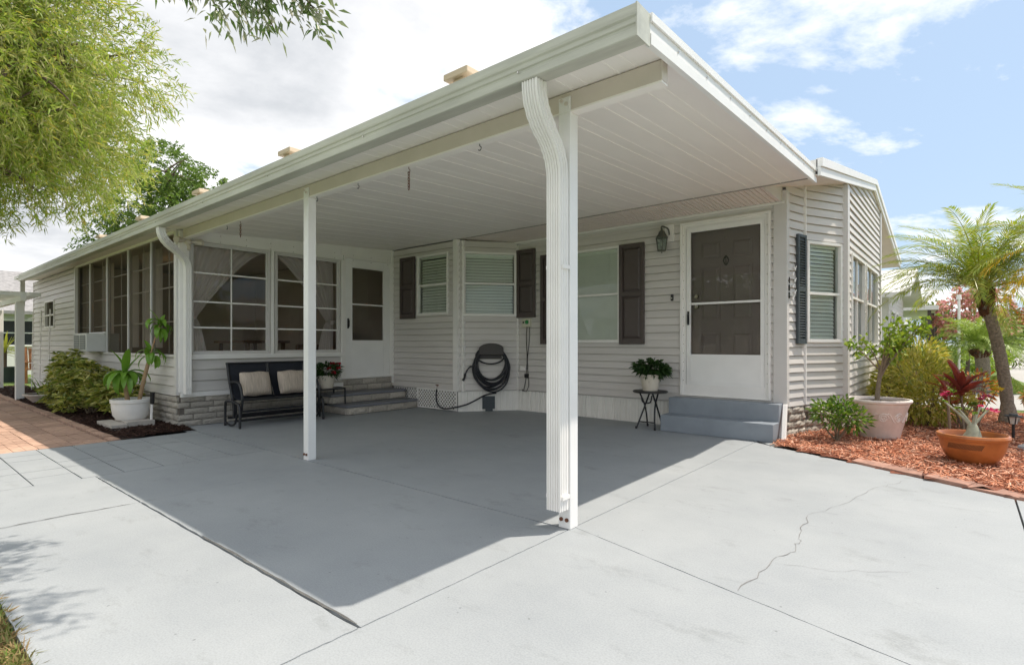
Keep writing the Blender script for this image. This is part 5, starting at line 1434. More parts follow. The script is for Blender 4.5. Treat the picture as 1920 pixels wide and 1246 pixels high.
# large feathery tree at the left
lum = []
rr = random.Random(17)
Rv0 = Vector((.767, .641, 0)); Fv0 = Vector((-.641, .767, 0))
cc = Vector((-12.9, 1.0, 5.75))
for k in range(70):
    d = Vector((rr.gauss(0, 1), rr.gauss(0, 1), rr.gauss(0, 1))).normalized() * (rr.random() ** .45)
    p = cc + Vector((d.x * 3.2, d.y * 2.6, d.z * 2.5)); s = rr.uniform(.75, 1.15)
    if p.y > 1.5 and p.z < 4.0: p.z += 1.2
    lum.append((p.x, p.y, p.z, s, s, s * .85))
tree('feathery_tree', 'large yellow green feathery tree overhanging the house at left', (-13.2, -1.6, -.03), (-13.2, -.2, 4.2), .22, lum, 13500, 11, .34, (.10, .17), (.016, .028), 'leaf_bottlebrush', 2, droop=.2, lo=.45, twigdroop=.35)
lum = []
for k in range(26):
    d = Vector((rr.gauss(0, 1), rr.gauss(0, 1), rr.gauss(0, 1))).normalized() * (rr.random() ** .45); s = rr.uniform(.7, 1.0)
    lum.append((-11.6 + d.x * 2.4, .9 + d.y * 2.2, 8.4 + d.z * .9, s, s, s * .8))
tree('shade_tree', 'taller dark green tree rising above the feathery one', (-10.6, -3.4, -.03), (-11.3, -1.2, 6.6), .26, lum, 3200, 11, .32, (.09, .15), (.022, .036), 'leaf_dark', 3, lo=.4)
# dark green trees behind the roof
tree('broadleaf_tree', 'dark green rounded tree behind the porch roof', (-20.5, 6.4, -.06), (-20.3, 6.4, 3.6), .25,
     [(-19.4, 6.9, 5.2, 1.3, 1.3, 1.0), (-20.6, 6.0, 5.6, 1.5, 1.5, 1.2), (-21.6, 6.8, 4.8, 1.4, 1.4, 1.1), (-19.6, 6.2, 6.6, 1.0, 1.0, .8), (-20.8, 6.6, 7.0, 1.0, 1.0, .8), (-19.1, 7.0, 4.2, 1.1, 1.1, .8), (-22.0, 5.6, 4.2, 1.2, 1.2, 1.0), (-18.9, 7.3, 6.0, .7, .7, .6)],
     2600, 12, .28, (.09, .14), (.035, .055), 'leaf_dark', 5, lo=.4)
# overhanging branch nearer the camera, its tree stands on the lawn at the left
nb = thing('overhanging_tree', 'silver leaved tree whose branch hangs into the top of view', 'tree', (-4.6, -1.7, -.03))
m = MB(); m.tube([(-4.6, -1.7, -.1), (-4.55, -1.65, .8), (-4.35, -1.45, 1.9), (-4.2, -1.2, 2.8)], [.17, .13, .11, .09], 12, 6); m.build('trunk', 'bark', nb)
limb = [(-4.2, -1.2, 2.8), (-4.05, -.4, 3.5), (-3.75, .45, 3.75), (-3.45, 1.1, 3.55), (-3.15, 1.62, 3.25)]
m = MB(); m.tube(limb, [.07, .05, .034, .02, .006], 8, 6)
rg = np.random.default_rng(44)
m.tube([(-3.45, 1.1, 3.55), (-2.9, 1.3, 3.8), (-2.3, 1.5, 3.75), (-1.9, 1.62, 3.5)], [.02, .014, .009, .004], 7, 6)
tw = [((-2.05, 1.58, 3.6), (-1.76, 1.74, 3.28)), ((-1.95, 1.6, 3.55), (-1.66, 1.6, 3.3)), ((-2.2, 1.54, 3.7), (-1.95, 1.85, 3.42)), ((-2.75, 1.36, 3.8), (-2.62, 1.86, 3.42)), ((-2.6, 1.42, 3.79), (-2.42, 1.78, 3.42)), ((-2.9, 1.3, 3.8), (-2.88, 1.86, 3.46)), ((-3.5, 1.0, 3.58), (-3.80, 1.30, 3.33)), ((-3.42, 1.15, 3.53), (-3.62, 1.45, 3.16)), ((-3.38, 1.2, 3.5), (-3.38, 1.52, 3.08)), ((-3.3, 1.35, 3.42), (-3.24, 1.62, 3.02)), ((-3.15, 1.62, 3.25), (-2.95, 1.76, 3.05)), ((-3.2, 1.5, 3.35), (-2.92, 1.62, 3.22)),
      ((-3.55, .9, 3.6), (-4.05, 1.25, 3.45)), ((-3.4, 1.15, 3.5), (-3.5, 1.3, 3.28)), ((-3.25, 1.4, 3.4), (-3.1, 1.5, 3.1)), ((-3.9, .0, 3.65), (-4.3, .45, 3.55)), ((-4.0, -.3, 3.6), (-4.0, .2, 3.9)), ((-3.85, .2, 3.7), (-3.55, .5, 3.9)), ((-4.1, -.6, 3.4), (-4.7, -.3, 3.5)), ((-4.2, -1.2, 2.8), (-4.9, -1.6, 3.9)), ((-4.2, -1.2, 2.8), (-3.6, -1.5, 3.9))]
PB = []; DB = []
for a, b in tw:
    a = Vector(a); b = Vector(b); c = a.lerp(b, .5) + Vector((0, 0, .05)); m.tube([a, c, b], [.012, .007, .003], 6, 4)
    for k in range(130):
        t_ = rg.random() ** .7; p = a.lerp(b, t_) + Vector(rg.normal(size=3) * .055); d = (b - a).normalized() * .8 + Vector(rg.normal(size=3)) * .75
        PB.append(tuple(p)); DB.append(tuple(d))
m.build('branches', 'bark', nb)
nL = len(PB); leaves('crown', PB, DB, rg.uniform(.05, .09, nL), rg.uniform(.017, .026, nL), 'leaf_oak', nb, rg, .25)

# ---- shrubs: whorled schefflera in the dark bed
def whorls(name, P, D, n, Ln, Wd, mat, parent, rng, droop=.5):
    D = nrm(D); k = len(P); ref = rng.normal(size=(k, 3)); A = nrm(np.cross(D, ref)); B = np.cross(D, A); Ps = []; Ds = []
    for j in range(n):
        a = 2 * math.pi * j / n; Ps.append(P); Ds.append(A * math.cos(a) + B * math.sin(a) + D * .45)
    Ps = np.concatenate(Ps); Ds = np.concatenate(Ds); m_ = len(Ps)
    return leaves(name, Ps, Ds, rng.uniform(Ln[0], Ln[1], m_), rng.uniform(Wd[0], Wd[1], m_), mat, parent, rng, droop)
def bush(name, label, base, lumps, n, mat, seed, whorl=0, Ln=(.06, .1), Wd=(.02, .035), group=None, stems=7, lo=.5, up=.5, stem_mat='stem', droop=.3, cat='shrub'):
    rg = np.random.default_rng(seed); rr = random.Random(seed); t = thing(name, label, cat, base, group); m = MB()
    for k in range(stems):
        l = lumps[k % len(lumps)]; e = (l[0] + rr.uniform(-.6, .6) * l[3], l[1] + rr.uniform(-.6, .6) * l[4], l[2] + rr.uniform(-.1, .6) * l[5])
        b0 = (base[0] + rr.uniform(-.06, .06), base[1] + rr.uniform(-.06, .06), base[2] - .03); md = tuple(b0[i] * .5 + e[i] * .5 + rr.uniform(-.05, .05) for i in range(3))
        m.tube([b0, md, e], [.012, .009, .004], 6, 4)
    m.build('stems', stem_mat, t)
    P, D = shell_points(rg, lumps, n, lo); P[:, 2] = np.maximum(P[:, 2], base[2] + .04); D = D * (.55 if whorl else 1) + np.array([0, 0, up * (1.6 if whorl else 1)])
    if whorl: whorls('foliage', P, D, whorl, Ln, Wd, mat, t, rg, droop * .5)
    else: leaves('foliage', P, D, rg.uniform(Ln[0], Ln[1], n), rg.uniform(Wd[0], Wd[1], n), mat, t, rg, droop)
    return t
G1 = 'variegated bushes along the porch side'
bush('schefflera_bush', 'tall yellow variegated bush directly left of the white dracaena pot', (-10.55, 2.30, 0), [(-10.4, 2.25, .50, .42, .30, .34), (-10.8, 2.15, .62, .40, .30, .30), (-10.2, 2.35, .36, .40, .26, .26), (-10.6, 2.05, .28, .40, .22, .22)], 300, 'leaf_schefflera', 51, 7, (.09, .135), (.03, .044), G1, 10)
bush('schefflera_bush', 'yellow variegated bush below the air conditioner', (-11.7, 2.25, 0), [(-11.6, 2.2, .55, .42, .3, .36), (-12.0, 2.3, .72, .36, .3, .30), (-11.4, 2.05, .30, .40, .2, .22)], 250, 'leaf_schefflera', 52, 7, (.09, .135), (.03, .044), G1, 9)
bush('schefflera_bush', 'low dark variegated bush tucked behind the white dracaena pot', (-9.45, 2.45, 0), [(-9.4, 2.45, .34, .34, .18, .26), (-9.7, 2.35, .30, .3, .2, .24)], 130, 'leaf_schefflera', 53, 7, (.09, .135), (.03, .044), G1, 7)

# ---- strap leaves, each a part of its own
def strap(name, base, az, el, ln, wd, bend, mat, parent, n=7, twist=0.):
    m = MB(); p = Vector(base); a = el; pts = []; d_ = Vector((math.cos(az), math.sin(az), 0)); side = Vector((-math.sin(az), math.cos(az), 0))
    for i in range(n + 1):
        t = i / n; pts.append((p.copy(), t, a)); a -= bend / n; p = p + (d_ * math.cos(a) + Vector((0, 0, math.sin(a)))) * ln / n
    L_, C_, R_ = [], [], []
    for q, t, a in pts:
        w = wd * .5 * (math.sin(math.pi * min(1, t * .86 + .14)) ** .7) if t < 1 else .001
        nn = Vector((-math.sin(a) * d_.x, -math.sin(a) * d_.y, math.cos(a)))
        s_ = side * math.cos(twist * t) + nn * math.sin(twist * t)
        L_.append(q + s_ * w + nn * w * .35); C_.append(q); R_.append(q - s_ * w + nn * w * .35)
    k = len(pts); m.add(L_ + C_ + R_, [(i, i + 1, k + i + 1, k + i) for i in range(k - 1)] + [(k + i, k + i + 1, 2 * k + i + 1, 2 * k + i) for i in range(k - 1)]); m.smooth = True
    return m.build(name, mat, parent, angle=80)
blk = MB(); blk.box(-8.98, -8.30, 2.02, 2.19, .0, .075); o = blk.build('concrete_block', 'cement', None, bevel=.006); o.rotation_euler = (0, 0, 0)
tag(o, 'low concrete block lying in front of the white dracaena pot', 'block')
blk = MB(); blk.box(-8.90, -8.36, 2.20, 2.52, .0, .095); o = blk.build('concrete_block', 'cement', None, bevel=.006); tag(o, 'concrete block under the white dracaena pot', 'block')
pc = (-8.68, 2.34, .0955)
dp = pot_of('potted_dracaena', 'round white pot with two cane corn plant on a concrete block', 'potted plant', pc, [(0, 0), (.17, 0), (.215, .06), (.23, .16), (.232, .22), (.243, .225), (.247, .27), (.235, .275), (.225, .25), (.215, .2)], 'white_pot', .222, .235)
rr = random.Random(9)
Rv = Vector((.767, .641, 0)); pc_ = Vector(pc)
canes = [((-.05, 0), (-.09, .70), .030, 22, (.30, .42), .095), ((.09, .02), (.26, .98), .026, 13, (.2, .30), .08), ((.26, .98), (.38, 1.36), .010, 16, (.18, .28), .075)]
for (a0, z0_), (a1, z1_), r_, nl, lr, wd in canes:
    p0 = pc_ + Rv * a0; p0.z = max(z0_, .30); p1 = pc_ + Rv * a1; p1.z = z1_
    m = MB(); m.tube([p0, p0.lerp(p1, .5) + Vector((.01, -.01, 0)), p1 + (p1 - p0).normalized() * .03], [r_, r_ * .95, r_ * .9], 10, 5); m.build('cane', 'cane', dp)
    for k in range(nl):
        az = k * 2.4 + rr.uniform(-.3, .3); el = rr.uniform(.1, 1.2) if k < nl * .85 else 1.35
        strap('leaf', p1 + Vector((0, 0, rr.uniform(-.05, .05))), az, el, rr.uniform(*lr), wd * rr.uniform(.8, 1.1), rr.uniform(1.9, 2.9) if el < 1.2 else .6, 'leaf_dracaena', dp, twist=rr.uniform(-.4, .4))
# shallow bowl planter farther along
bw = pot_of('bowl_planter', 'shallow grey bowl planter with grassy leaves past the bushes', 'potted plant', (-13.25, 2.2, 0), [(0, 0), (.16, 0), (.30, .14), (.33, .16), (.33, .18), (.30, .175)], 'stone_pot', .3, .155)
for k in range(16): strap('leaf', (-13.25 + rr.uniform(-.15, .15), 2.2 + rr.uniform(-.1, .1), .15), rr.uniform(0, 6.3), rr.uniform(.8, 1.4), rr.uniform(.3, .5), .025, rr.uniform(.4, 1.2), 'leaf_dark', bw)

# ---- garden at the right
bush('small_shrub', 'small glossy green shrub against the brick corner', (-1.10, 7.05, .01), [(-1.10, 7.05, .32, .24, .22, .16), (-1.22, 6.98, .36, .17, .16, .12), (-.95, 7.05, .28, .17, .17, .14), (-1.08, 7.12, .42, .16, .16, .09)], 620, 'leaf_shrub', 61, 0, (.05, .08), (.022, .035), None, 8, .35)
pc = (-.78, 7.68, .012)
lt = pot_of('potted_tree', 'large white scrollwork pot holding a spindly lime green tree', 'potted plant', pc, [(0, 0), (.195, 0), (.205, .012), (.222, .10), (.226, .105), (.235, .15), (.240, .155), (.278, .35), (.283, .355), (.300, .41), (.318, .42), (.325, .44), (.318, .455), (.296, .455), (.285, .40)], 'stone_pot', .29, .425, n=48)
# scroll relief on the pot
m = MB()
for k in range(9):
    a0 = 2 * math.pi * k / 9; pts = []
    for i in range(26):
        t_ = i / 25; th = t_ * 4.2 * math.pi; rho = .052 * (1 - t_ * .8); u = a0 + (rho * math.cos(th) + (.02 if k % 2 else 0)) / .262; z = .255 + rho * math.sin(th) * 1.05
        r_ = .259 + (z - .255) * .195 + .003; pts.append((pc[0] + r_ * math.cos(u), pc[1] + r_ * math.sin(u), pc[2] + z))
    m.tube(pts, .0065, 6)
    pts = []
    for i in range(8):
        t_ = i / 7; u = a0 + (.03 + .12 * t_) / .262; z = .255 + .05 * math.sin(t_ * math.pi * 1.6) * (1 if k % 2 else -1); r_ = .259 + (z - .255) * .195 + .003; pts.append((pc[0] + r_ * math.cos(u), pc[1] + r_ * math.sin(u), pc[2] + z))
    m.tube(pts, .006, 6)
m.build('scroll_relief', 'stone_pot', lt)
m = MB(); base = Vector((pc[0] - .02, pc[1], pc[2] + .42)); fork = Vector((-.76, 7.70, .86)); m.tube([base, Vector((-.79, 7.69, .6)), fork], [.028, .024, .02], 8, 4)
rgl = np.random.default_rng(71); PP = []; DD = []
for k in range(13):
    s_ = rr.uniform(-.46, .46); e = fork + Rv * s_ + Vector((-.641, .767, 0)) * rr.uniform(-.25, .25) + Vector((0, 0, rr.uniform(.22, .62) * (1 - .3 * abs(s_))))
    st_ = base.lerp(fork, rr.uniform(.55, 1)); md = st_.lerp(e, .5) + Vector((rr.uniform(-.04, .04), rr.uniform(-.04, .04), .03)); m.tube([st_, md, e], [.010, .007, .003], 6, 4)
    for q in range(40):
        t_ = .45 + .6 * rgl.random(); p = md.lerp(e, max(0, (t_ - .5) * 2)) if t_ > .5 else st_.lerp(md, t_ * 2); PP.append(tuple(p + Vector(rgl.normal(size=3) * .035))); DD.append(tuple(Vector(rgl.normal(size=3)) + (e - st_).normalized() * .5))
m.build('trunk', 'stem', lt)
nL = len(PP); leaves('foliage', PP, DD, rgl.uniform(.05, .09, nL), rgl.uniform(.034, .055, nL), 'leaf_lime', lt, rgl, .3)
G2 = 'yellow variegated shrubs by the front wall'
bush('variegated_shrub', 'big yellow and green variegated shrub behind the white scrollwork pot', (-.42, 9.2, .01), [(-.42, 9.2, .52, .42, .42, .42), (-.62, 9.35, .78, .34, .34, .26), (-.25, 9.05, .40, .34, .32, .32), (-.5, 9.0, .30, .36, .3, .24)], 2300, 'leaf_variegated', 62, 0, (.07, .12), (.022, .036), G2, 9, .5)
bush('variegated_shrub', 'yellow variegated shrub close to the house wall', (-.88, 9.9, .01), [(-.86, 9.9, .45, .24, .5, .38), (-.84, 10.3, .55, .24, .45, .42), (-.85, 9.5, .36, .24, .34, .3)], 1700, 'leaf_variegated', 63, 0, (.07, .12), (.022, .036), G2, 8, .5)
bush('variegated_shrub', 'yellow variegated shrub farthest along the front wall', (-.62, 11.0, .01), [(-.62, 11.0, .62, .4, .5, .45), (-.55, 11.3, .9, .34, .4, .32)], 1500, 'leaf_variegated', 64, 0, (.07, .12), (.022, .036), G2, 8, .5)
# red ti plant
ti = thing('ti_plant', 'red and purple leaved ti plant in front of the palm', 'plant', (-.04, 8.75, .01))
for k, (bx, by, tz_, nl, ll) in enumerate(((-.04, 8.75, .58, 24, (.30, .44)), (-.17, 8.55, .46, 9, (.2, .3)))):
    m = MB(); m.tube([(bx + .03, by, -.02), (bx + .01, by + .02, tz_ * .5), (bx, by, tz_)], [.014, .012, .012], 8, 4); m.build('stem', 'stem', ti)
    for q in range(nl):
        az = q * 2.4 + rr.uniform(-.3, .3); el = rr.uniform(.35, 1.45); strap('leaf', (bx, by, tz_ + rr.uniform(-.12, .06)), az, el, rr.uniform(*ll), rr.uniform(.06, .09), rr.uniform(.1, .9), 'leaf_ti', ti, twist=rr.uniform(-.6, .6))
cr = thing('flowering_stems', 'thin bare stems tipped with pink and orange leaves beside the ti plant', 'plant', (.06, 8.9, .01))
m = MB(); tips = []
for k in range(9):
    e = Vector((.08 + rr.uniform(-.26, .24), 8.95 + rr.uniform(-.2, .2), rr.uniform(.35, .68))); b0 = Vector((.04 + rr.uniform(-.12, .1), 8.9 + rr.uniform(-.05, .05), 0)); m.tube([b0, b0.lerp(e, .5) + Vector((rr.uniform(-.05, .05), 0, .03)), e], [.008, .006, .004], 6, 4); tips.append(e)
m.build('stems', 'stem', cr)
for k, e in enumerate(tips): flower(tuple(e), rr.uniform(.045, .08), ('petal_pink', 'leaf_palm_yellow', 'leaf_ti', 'leaf_shrub')[k % 4], cr, 9, 80 + k, 'leaf_tuft')
m = MB(); m.tube([(-.13, 8.0, -.02), (-.14, 8.0, .25), (-.15, 8.02, .52)], [.011, .010, .008], 8, 4); o = thing('pink_stem_plant', 'single bare stem with pink tuft standing left of the terracotta bowl', 'plant', (-.13, 8.0, .01)); m.build('stem', 'stem', o)
for k in range(3): flower((-.15 + .03 * k - .03, 8.02, .52 + .02 * k), .06, ('petal_pink', 'petal_pink', 'leaf_shrub')[k], o, 10, 95 + k, 'leaf_tuft')
# terracotta bowl with desert rose
tcx = (.05, 6.60, .012)
tbp = pot_of('terracotta_bowl', 'glazed terracotta bowl with a desert rose on the red mulch', 'flower pot', tcx, [(0, 0), (.135, 0), (.155, .008), (.205, .065), (.238, .14), (.250, .21), (.253, .226), (.266, .23), (.272, .25), (.266, .268), (.250, .272), (.240, .26), (.228, .20)], 'terracotta', .232, .22, n=56)
m = MB()
for k in range(26):                                       # scratched leaf band below the rim
    a = 3.9 + k * .042; pts = []
    for i in range(4):
        t_ = i / 3; z = .150 + .048 * t_; r_ = .2397 + (z - .15) * .171 + .0015; u = a + .09 * t_; pts.append((tcx[0] + r_ * math.cos(u), tcx[1] + r_ * math.sin(u), tcx[2] + z))
    m.tube(pts, .0028, 4)
m.build('scratched_band', 'terracotta_dark', tbp)
m = MB(); c = Vector((tcx[0], tcx[1], tcx[2] + .20)); m.tube([c, c + Vector((0, 0, .03)), c + Vector((.005, 0, .08)), c + Vector((0, 0, .14)), c + Vector((-.005, 0, .17))], [.07, .075, .055, .038, .022], 12, 4)
tips = []
for dx, dy, dz in ((-.20, -.10, .36), (-.10, -.05, .30), (.06, .05, .32), (.12, .07, .30), (.02, -.06, .26)):
    e = c + Vector((dx, dy, dz)); m.tube([c + Vector((0, 0, .13)), c + Vector((dx * .45, dy * .45, .13 + (dz - .13) * .5)), e], [.016, .011, .006], 8, 4); tips.append(e)
m.build('caudex', 'caudex', tbp)
for k, e in enumerate(tips): flower(tuple(e), .032, 'petal_pink' if k in (2, 3) else 'leaf_shrub', tbp, 8, 60 + k)
flower(tuple(tips[3] + Vector((.04, .03, -.02))), .045, 'petal_pink', tbp, 10, 67)
# path light
pl = thing('path_light', 'black solar path light with clear lens beside the palm', 'garden light', (.42, 8.42, .01))
m = MB(); m.tube([(.42, 8.42, -.05), (.42, 8.42, .20)], .014, 8); m.build('stake', 'black', pl)
m = MB(); m.lathe([(.032, 0), (.048, .085)], (.42, 8.42, .20), 8); m.build('lens', 'lens_plastic', pl)
m = MB()
for k in range(4):
    a = k * math.pi / 2 + .4; m.tube([(.42 + .034 * math.cos(a), 8.42 + .034 * math.sin(a), .20), (.42 + .05 * math.cos(a), 8.42 + .05 * math.sin(a), .285)], .005, 5)
m.lathe([(0, .03), (.035, .028), (.05, .012), (.082, .008), (.085, 0), (0, 0)], (.42, 8.42, .285), 8); m.build('cap', 'black', pl)
m = MB(); m.lathe([(0, .09), (.06, .085), (.12, .05), (.14, 0)], (.56, 7.75, .0), 9, 1.2, .8); o = m.build('garden_stone', 'grey_stone'); tag(o, 'grey rounded stone on the mulch at the right edge', 'stone')
# pygmy date palm
def frond_mesh(ln, arch, seed, mat, leaf=.20, n=36, wd=.011):
    rg = np.random.default_rng(seed); t = np.linspace(0, 1, 24); a = .55 - arch * t ** 1.2; dx = np.cos(a); dz = np.sin(a)
    X = np.concatenate([[0], np.cumsum(dx[:-1])]) * ln / 23; Z = np.concatenate([[0], np.cumsum(dz[:-1])]) * ln / 23
    V = []; F = []
    for i in range(24):
        r_ = .008 * (1 - .8 * t[i]) + .001; V += [(X[i], -r_, Z[i]), (X[i], 0, Z[i] + r_ * .7), (X[i], r_, Z[i]), (X[i], 0, Z[i] - r_ * .7)]
    for i in range(23):
        for j in range(4): F.append((i * 4 + j, i * 4 + (j + 1) % 4, (i + 1) * 4 + (j + 1) % 4, (i + 1) * 4 + j))
    V = list(V); k = len(V); tt = np.linspace(.14, .99, n)
    for sd in (-1, 1):
        for q in tt:
            p = np.array([np.interp(q, t, X), 0, np.interp(q, t, Z)]); ang = np.interp(q, t, a); L_ = leaf * (math.sin(math.pi * (.12 + .80 * q)) ** .6) * rg.uniform(.85, 1.1)
            f = np.array([math.cos(ang), 0, math.sin(ang)]); u = np.array([-math.sin(ang), 0, math.cos(ang)]); s_ = np.array([0, sd, 0])
            d = f * (.35 + .5 * q) + s_ * (.9 - .35 * q) + u * rg.uniform(.05, .35); d /= np.linalg.norm(d); w_ = np.cross(d, u); w_ /= np.linalg.norm(w_)
            mid = p + d * L_ * .5; tip = p + d * L_ - np.array([0, 0, L_ * rg.uniform(.1, .45)])
            V += [tuple(p), tuple(mid + w_ * wd * .5), tuple(tip), tuple(mid - w_ * wd * .5)]; F.append((k, k + 1, k + 2, k + 3)); k += 4
    me = bpy.data.meshes.new('frond'); me.from_pydata([tuple(v) for v in V], [], F); me.materials.append(MATS[mat]); return me
def palm(name, label, base, head, r0, n, ln, mats, seed, leaf=.2, boots=True, rings=True, extra=None, group=None):
    rr = random.Random(seed); t = thing(name, label, 'palm', base, group); b = Vector(base); h_ = Vector(head)
    m = MB(); k = 26; P = []; rad = []
    for i in range(k + 1):
        u = i / k; p = b.lerp(h_, u) + Vector((.05 * math.sin(u * math.pi), 0, 0)); P.append(p - Vector((0, 0, .05)) if i == 0 else p); rad.append((r0 * (1.75 - 5 * u) if u < .14 else r0 * (1.05 - .1 * u)) * (1 + .07 * (i % 2)))
    m.tube(P, rad, 14); m.build('trunk', 'palm_trunk', t)
    if boots:
        m = MB()
        for i in range(90):
            u = rr.uniform(.80, 1.0); a = rr.uniform(0, 2 * math.pi); p = b.lerp(h_, u); d = Vector((math.cos(a), math.sin(a), 0)); rr_ = r0 * (.9 + (u - .8) * 2.6)
            s_ = p + d * rr_ * .6; m.tube([s_, s_ + d * rr_ * .45 + Vector((0, 0, .03)), s_ + d * rr_ * .8 + Vector((0, 0, .085))], [.022, .02, .006], 5)
        m.build('leaf_bases', 'palm_boot', t)
    ms = [frond_mesh(ln * s_, ar, seed + i, mats[0], leaf, 46, .015) for i, (s_, ar) in enumerate(((1, 1.25), (.95, 1.6), (.85, 1.0), (1.05, 1.45)))]
    my = frond_mesh(ln * .9, 1.6, seed + 9, mats[1], leaf, 46, .015) if len(mats) > 1 else ms[0]
    for i in range(n):
        az = i * 2.399 + rr.uniform(-.2, .2); el = 1.0 - 1.32 * (i / n) + rr.uniform(-.12, .12)
        piece('frond', my if (len(mats) > 1 and i in ()) else ms[i % 4], t, h_ + Vector((math.cos(az) * .04, math.sin(az) * .04, .02)), (rr.uniform(-.3, .3), -el, az))
    for az, el, yel in extra or []: piece('frond', my if yel else ms[0], t, h_ + Vector((0, 0, .02)), (0, -el, az))
    return t
palm('date_palm', 'slender date palm with curved trunk beside the path light', (.47, 10.25, .0), (.18, 10.10, 1.86), .070, 58, 1.42, ('leaf_palm', 'leaf_palm_yellow'), 7, .22, extra=[(.25, -.05, True), (.55, -.2, True), (-.2, -.25, True), (3.6, .1, False), (3.9, -.15, False), (3.3, .3, False)])
palm('date_palm', 'second palm mostly out of frame at right, its yellow fronds reaching in', (1.35, 9.5, .0), (1.12, 9.4, 2.05), .075, 26, 1.42, ('leaf_palm', 'leaf_palm_yellow'), 27, .22, extra=[(3.75, .05, True), (3.95, -.25, True), (3.5, .3, False), (4.2, .1, False)])
palm('pygmy_palm', 'bushy low palm on the neighbouring lawn', (.26, 16.5, 0), (.26, 16.45, .95), .13, 44, 1.0, ('leaf_palm_far',), 15, .26)
# white pot of flowers past the palm
wp = pot_of('patio_pot', 'small white pot of mixed flowers behind the palm trunk', 'flower pot', (.80, 11.0, .01), [(0, 0), (.10, 0), (.15, .22), (.16, .225), (.16, .25), (.14, .25)], 'white_pot', .14, .22)
rg = np.random.default_rng(91); P, D = shell_points(rg, [(.80, 11.0, .36, .16, .16, .12)], 160, .3); leaves('foliage', P, D + np.array([0, 0, .3]), .09, .035, 'far_flower', wp, rg, .3)
# ================================================================ FARTHER AWAY
# white pergola over the walk
pg = thing('pergola', 'white slatted pergola over the paver walk at far left', 'pergola', (-16, 1.5, 0))
for x, y in ((-14.3, 1.98), (-18.2, 2.15), (-14.3, .45), (-18.2, .45)):
    m = MB(); m.box(x - .065, x + .065, y - .065, y + .065, -.03, 1.93); m.build('post', 'white_trim', pg, bevel=.006)
for y in (1.98, .45): m = MB(); m.box(-18.5, -13.9, y - .04, y + .04, 1.93, 2.03); m.build('beam', 'white_trim', pg)
for i in range(16): m = MB(); x = -14.0 - i * .29; m.box(x - .02, x + .02, .2, 2.25, 2.031, 2.11); m.build('slat', 'white_trim', pg)
tr_ = thing('wire_trellis', 'thin white trellis standing against the far siding', 'trellis', (-15.6, 2.55, 0))
for x in (-16.9, -16.0, -15.1): m = MB(); m.tube([(x, 2.55, 0), (x, 2.58, 1.85)], .012, 6); m.build('upright', 'white_trim', tr_)
for z in (.3, .65, 1.0, 1.35, 1.7): m = MB(); m.tube([(-17.1, 2.53, z), (-14.9, 2.53, z)], .008, 6); m.build('rung', 'white_trim', tr_)
m = MB(); m.box(-16.95, -16.86, GY + .02, GY + .10, 2.0, 2.56); o = m.build('downpipe_stub', 'gutter'); tag(o, 'short square downpipe at the far end of the gutter', 'downpipe')
# potted yucca and wooden chair beyond
yp = pot_of('potted_yucca', 'tall spiky yucca in a dark green tub behind the pergola', 'potted plant', (-22.3, 2.75, -.05), [(0, 0), (.24, 0), (.34, .42), (.36, .45), (.33, .45)], 'green_tub' if 'green_tub' in MATS else 'shutter_grey', .32, .40)
m = MB(); m.tube([(-22.3, 2.75, .3), (-22.28, 2.75, 1.0)], .05, 8); m.build('trunk', 'bark', yp)
rr = random.Random(33)
for k in range(46): strap('leaf', (-22.28, 2.75, rr.uniform(.75, 1.1)), rr.uniform(0, 6.3), rr.uniform(-.4, 1.4), rr.uniform(.5, .8), .05, rr.uniform(.1, .6), 'leaf_palm', yp, n=4)
ch = thing('garden_chair', 'orange brown slatted wooden chair beyond the house end', 'chair', (-21.4, 3.35, -.05))
for k in range(5): m = MB(); m.hexa([(-21.62, 3.1 + k * .11, .35), (-21.60, 3.1 + k * .11, .35), (-21.60, 3.19 + k * .11, .35), (-21.62, 3.19 + k * .11, .35), (-21.82, 3.1 + k * .11, 1.0), (-21.80, 3.1 + k * .11, 1.0), (-21.80, 3.19 + k * .11, 1.0), (-21.82, 3.19 + k * .11, 1.0)]); m.build('back_slat', 'wood_orange', ch)
for k in range(5): m = MB(); m.box(-21.58 + k * .11, -21.49 + k * .11, 3.08, 3.66, .33, .36); m.build('seat_slat', 'wood_orange', ch)
for y in (3.06, 3.66):
    for x in (-21.6, -21.08): m = MB(); m.box(x - .03, x + .03, y - .03, y + .03, -.05, .55); m.build('leg', 'wood_orange', ch)
    m = MB(); m.box(-21.68, -21.0, y - .06, y + .06, .55, .58); m.build('armrest', 'wood_orange', ch)

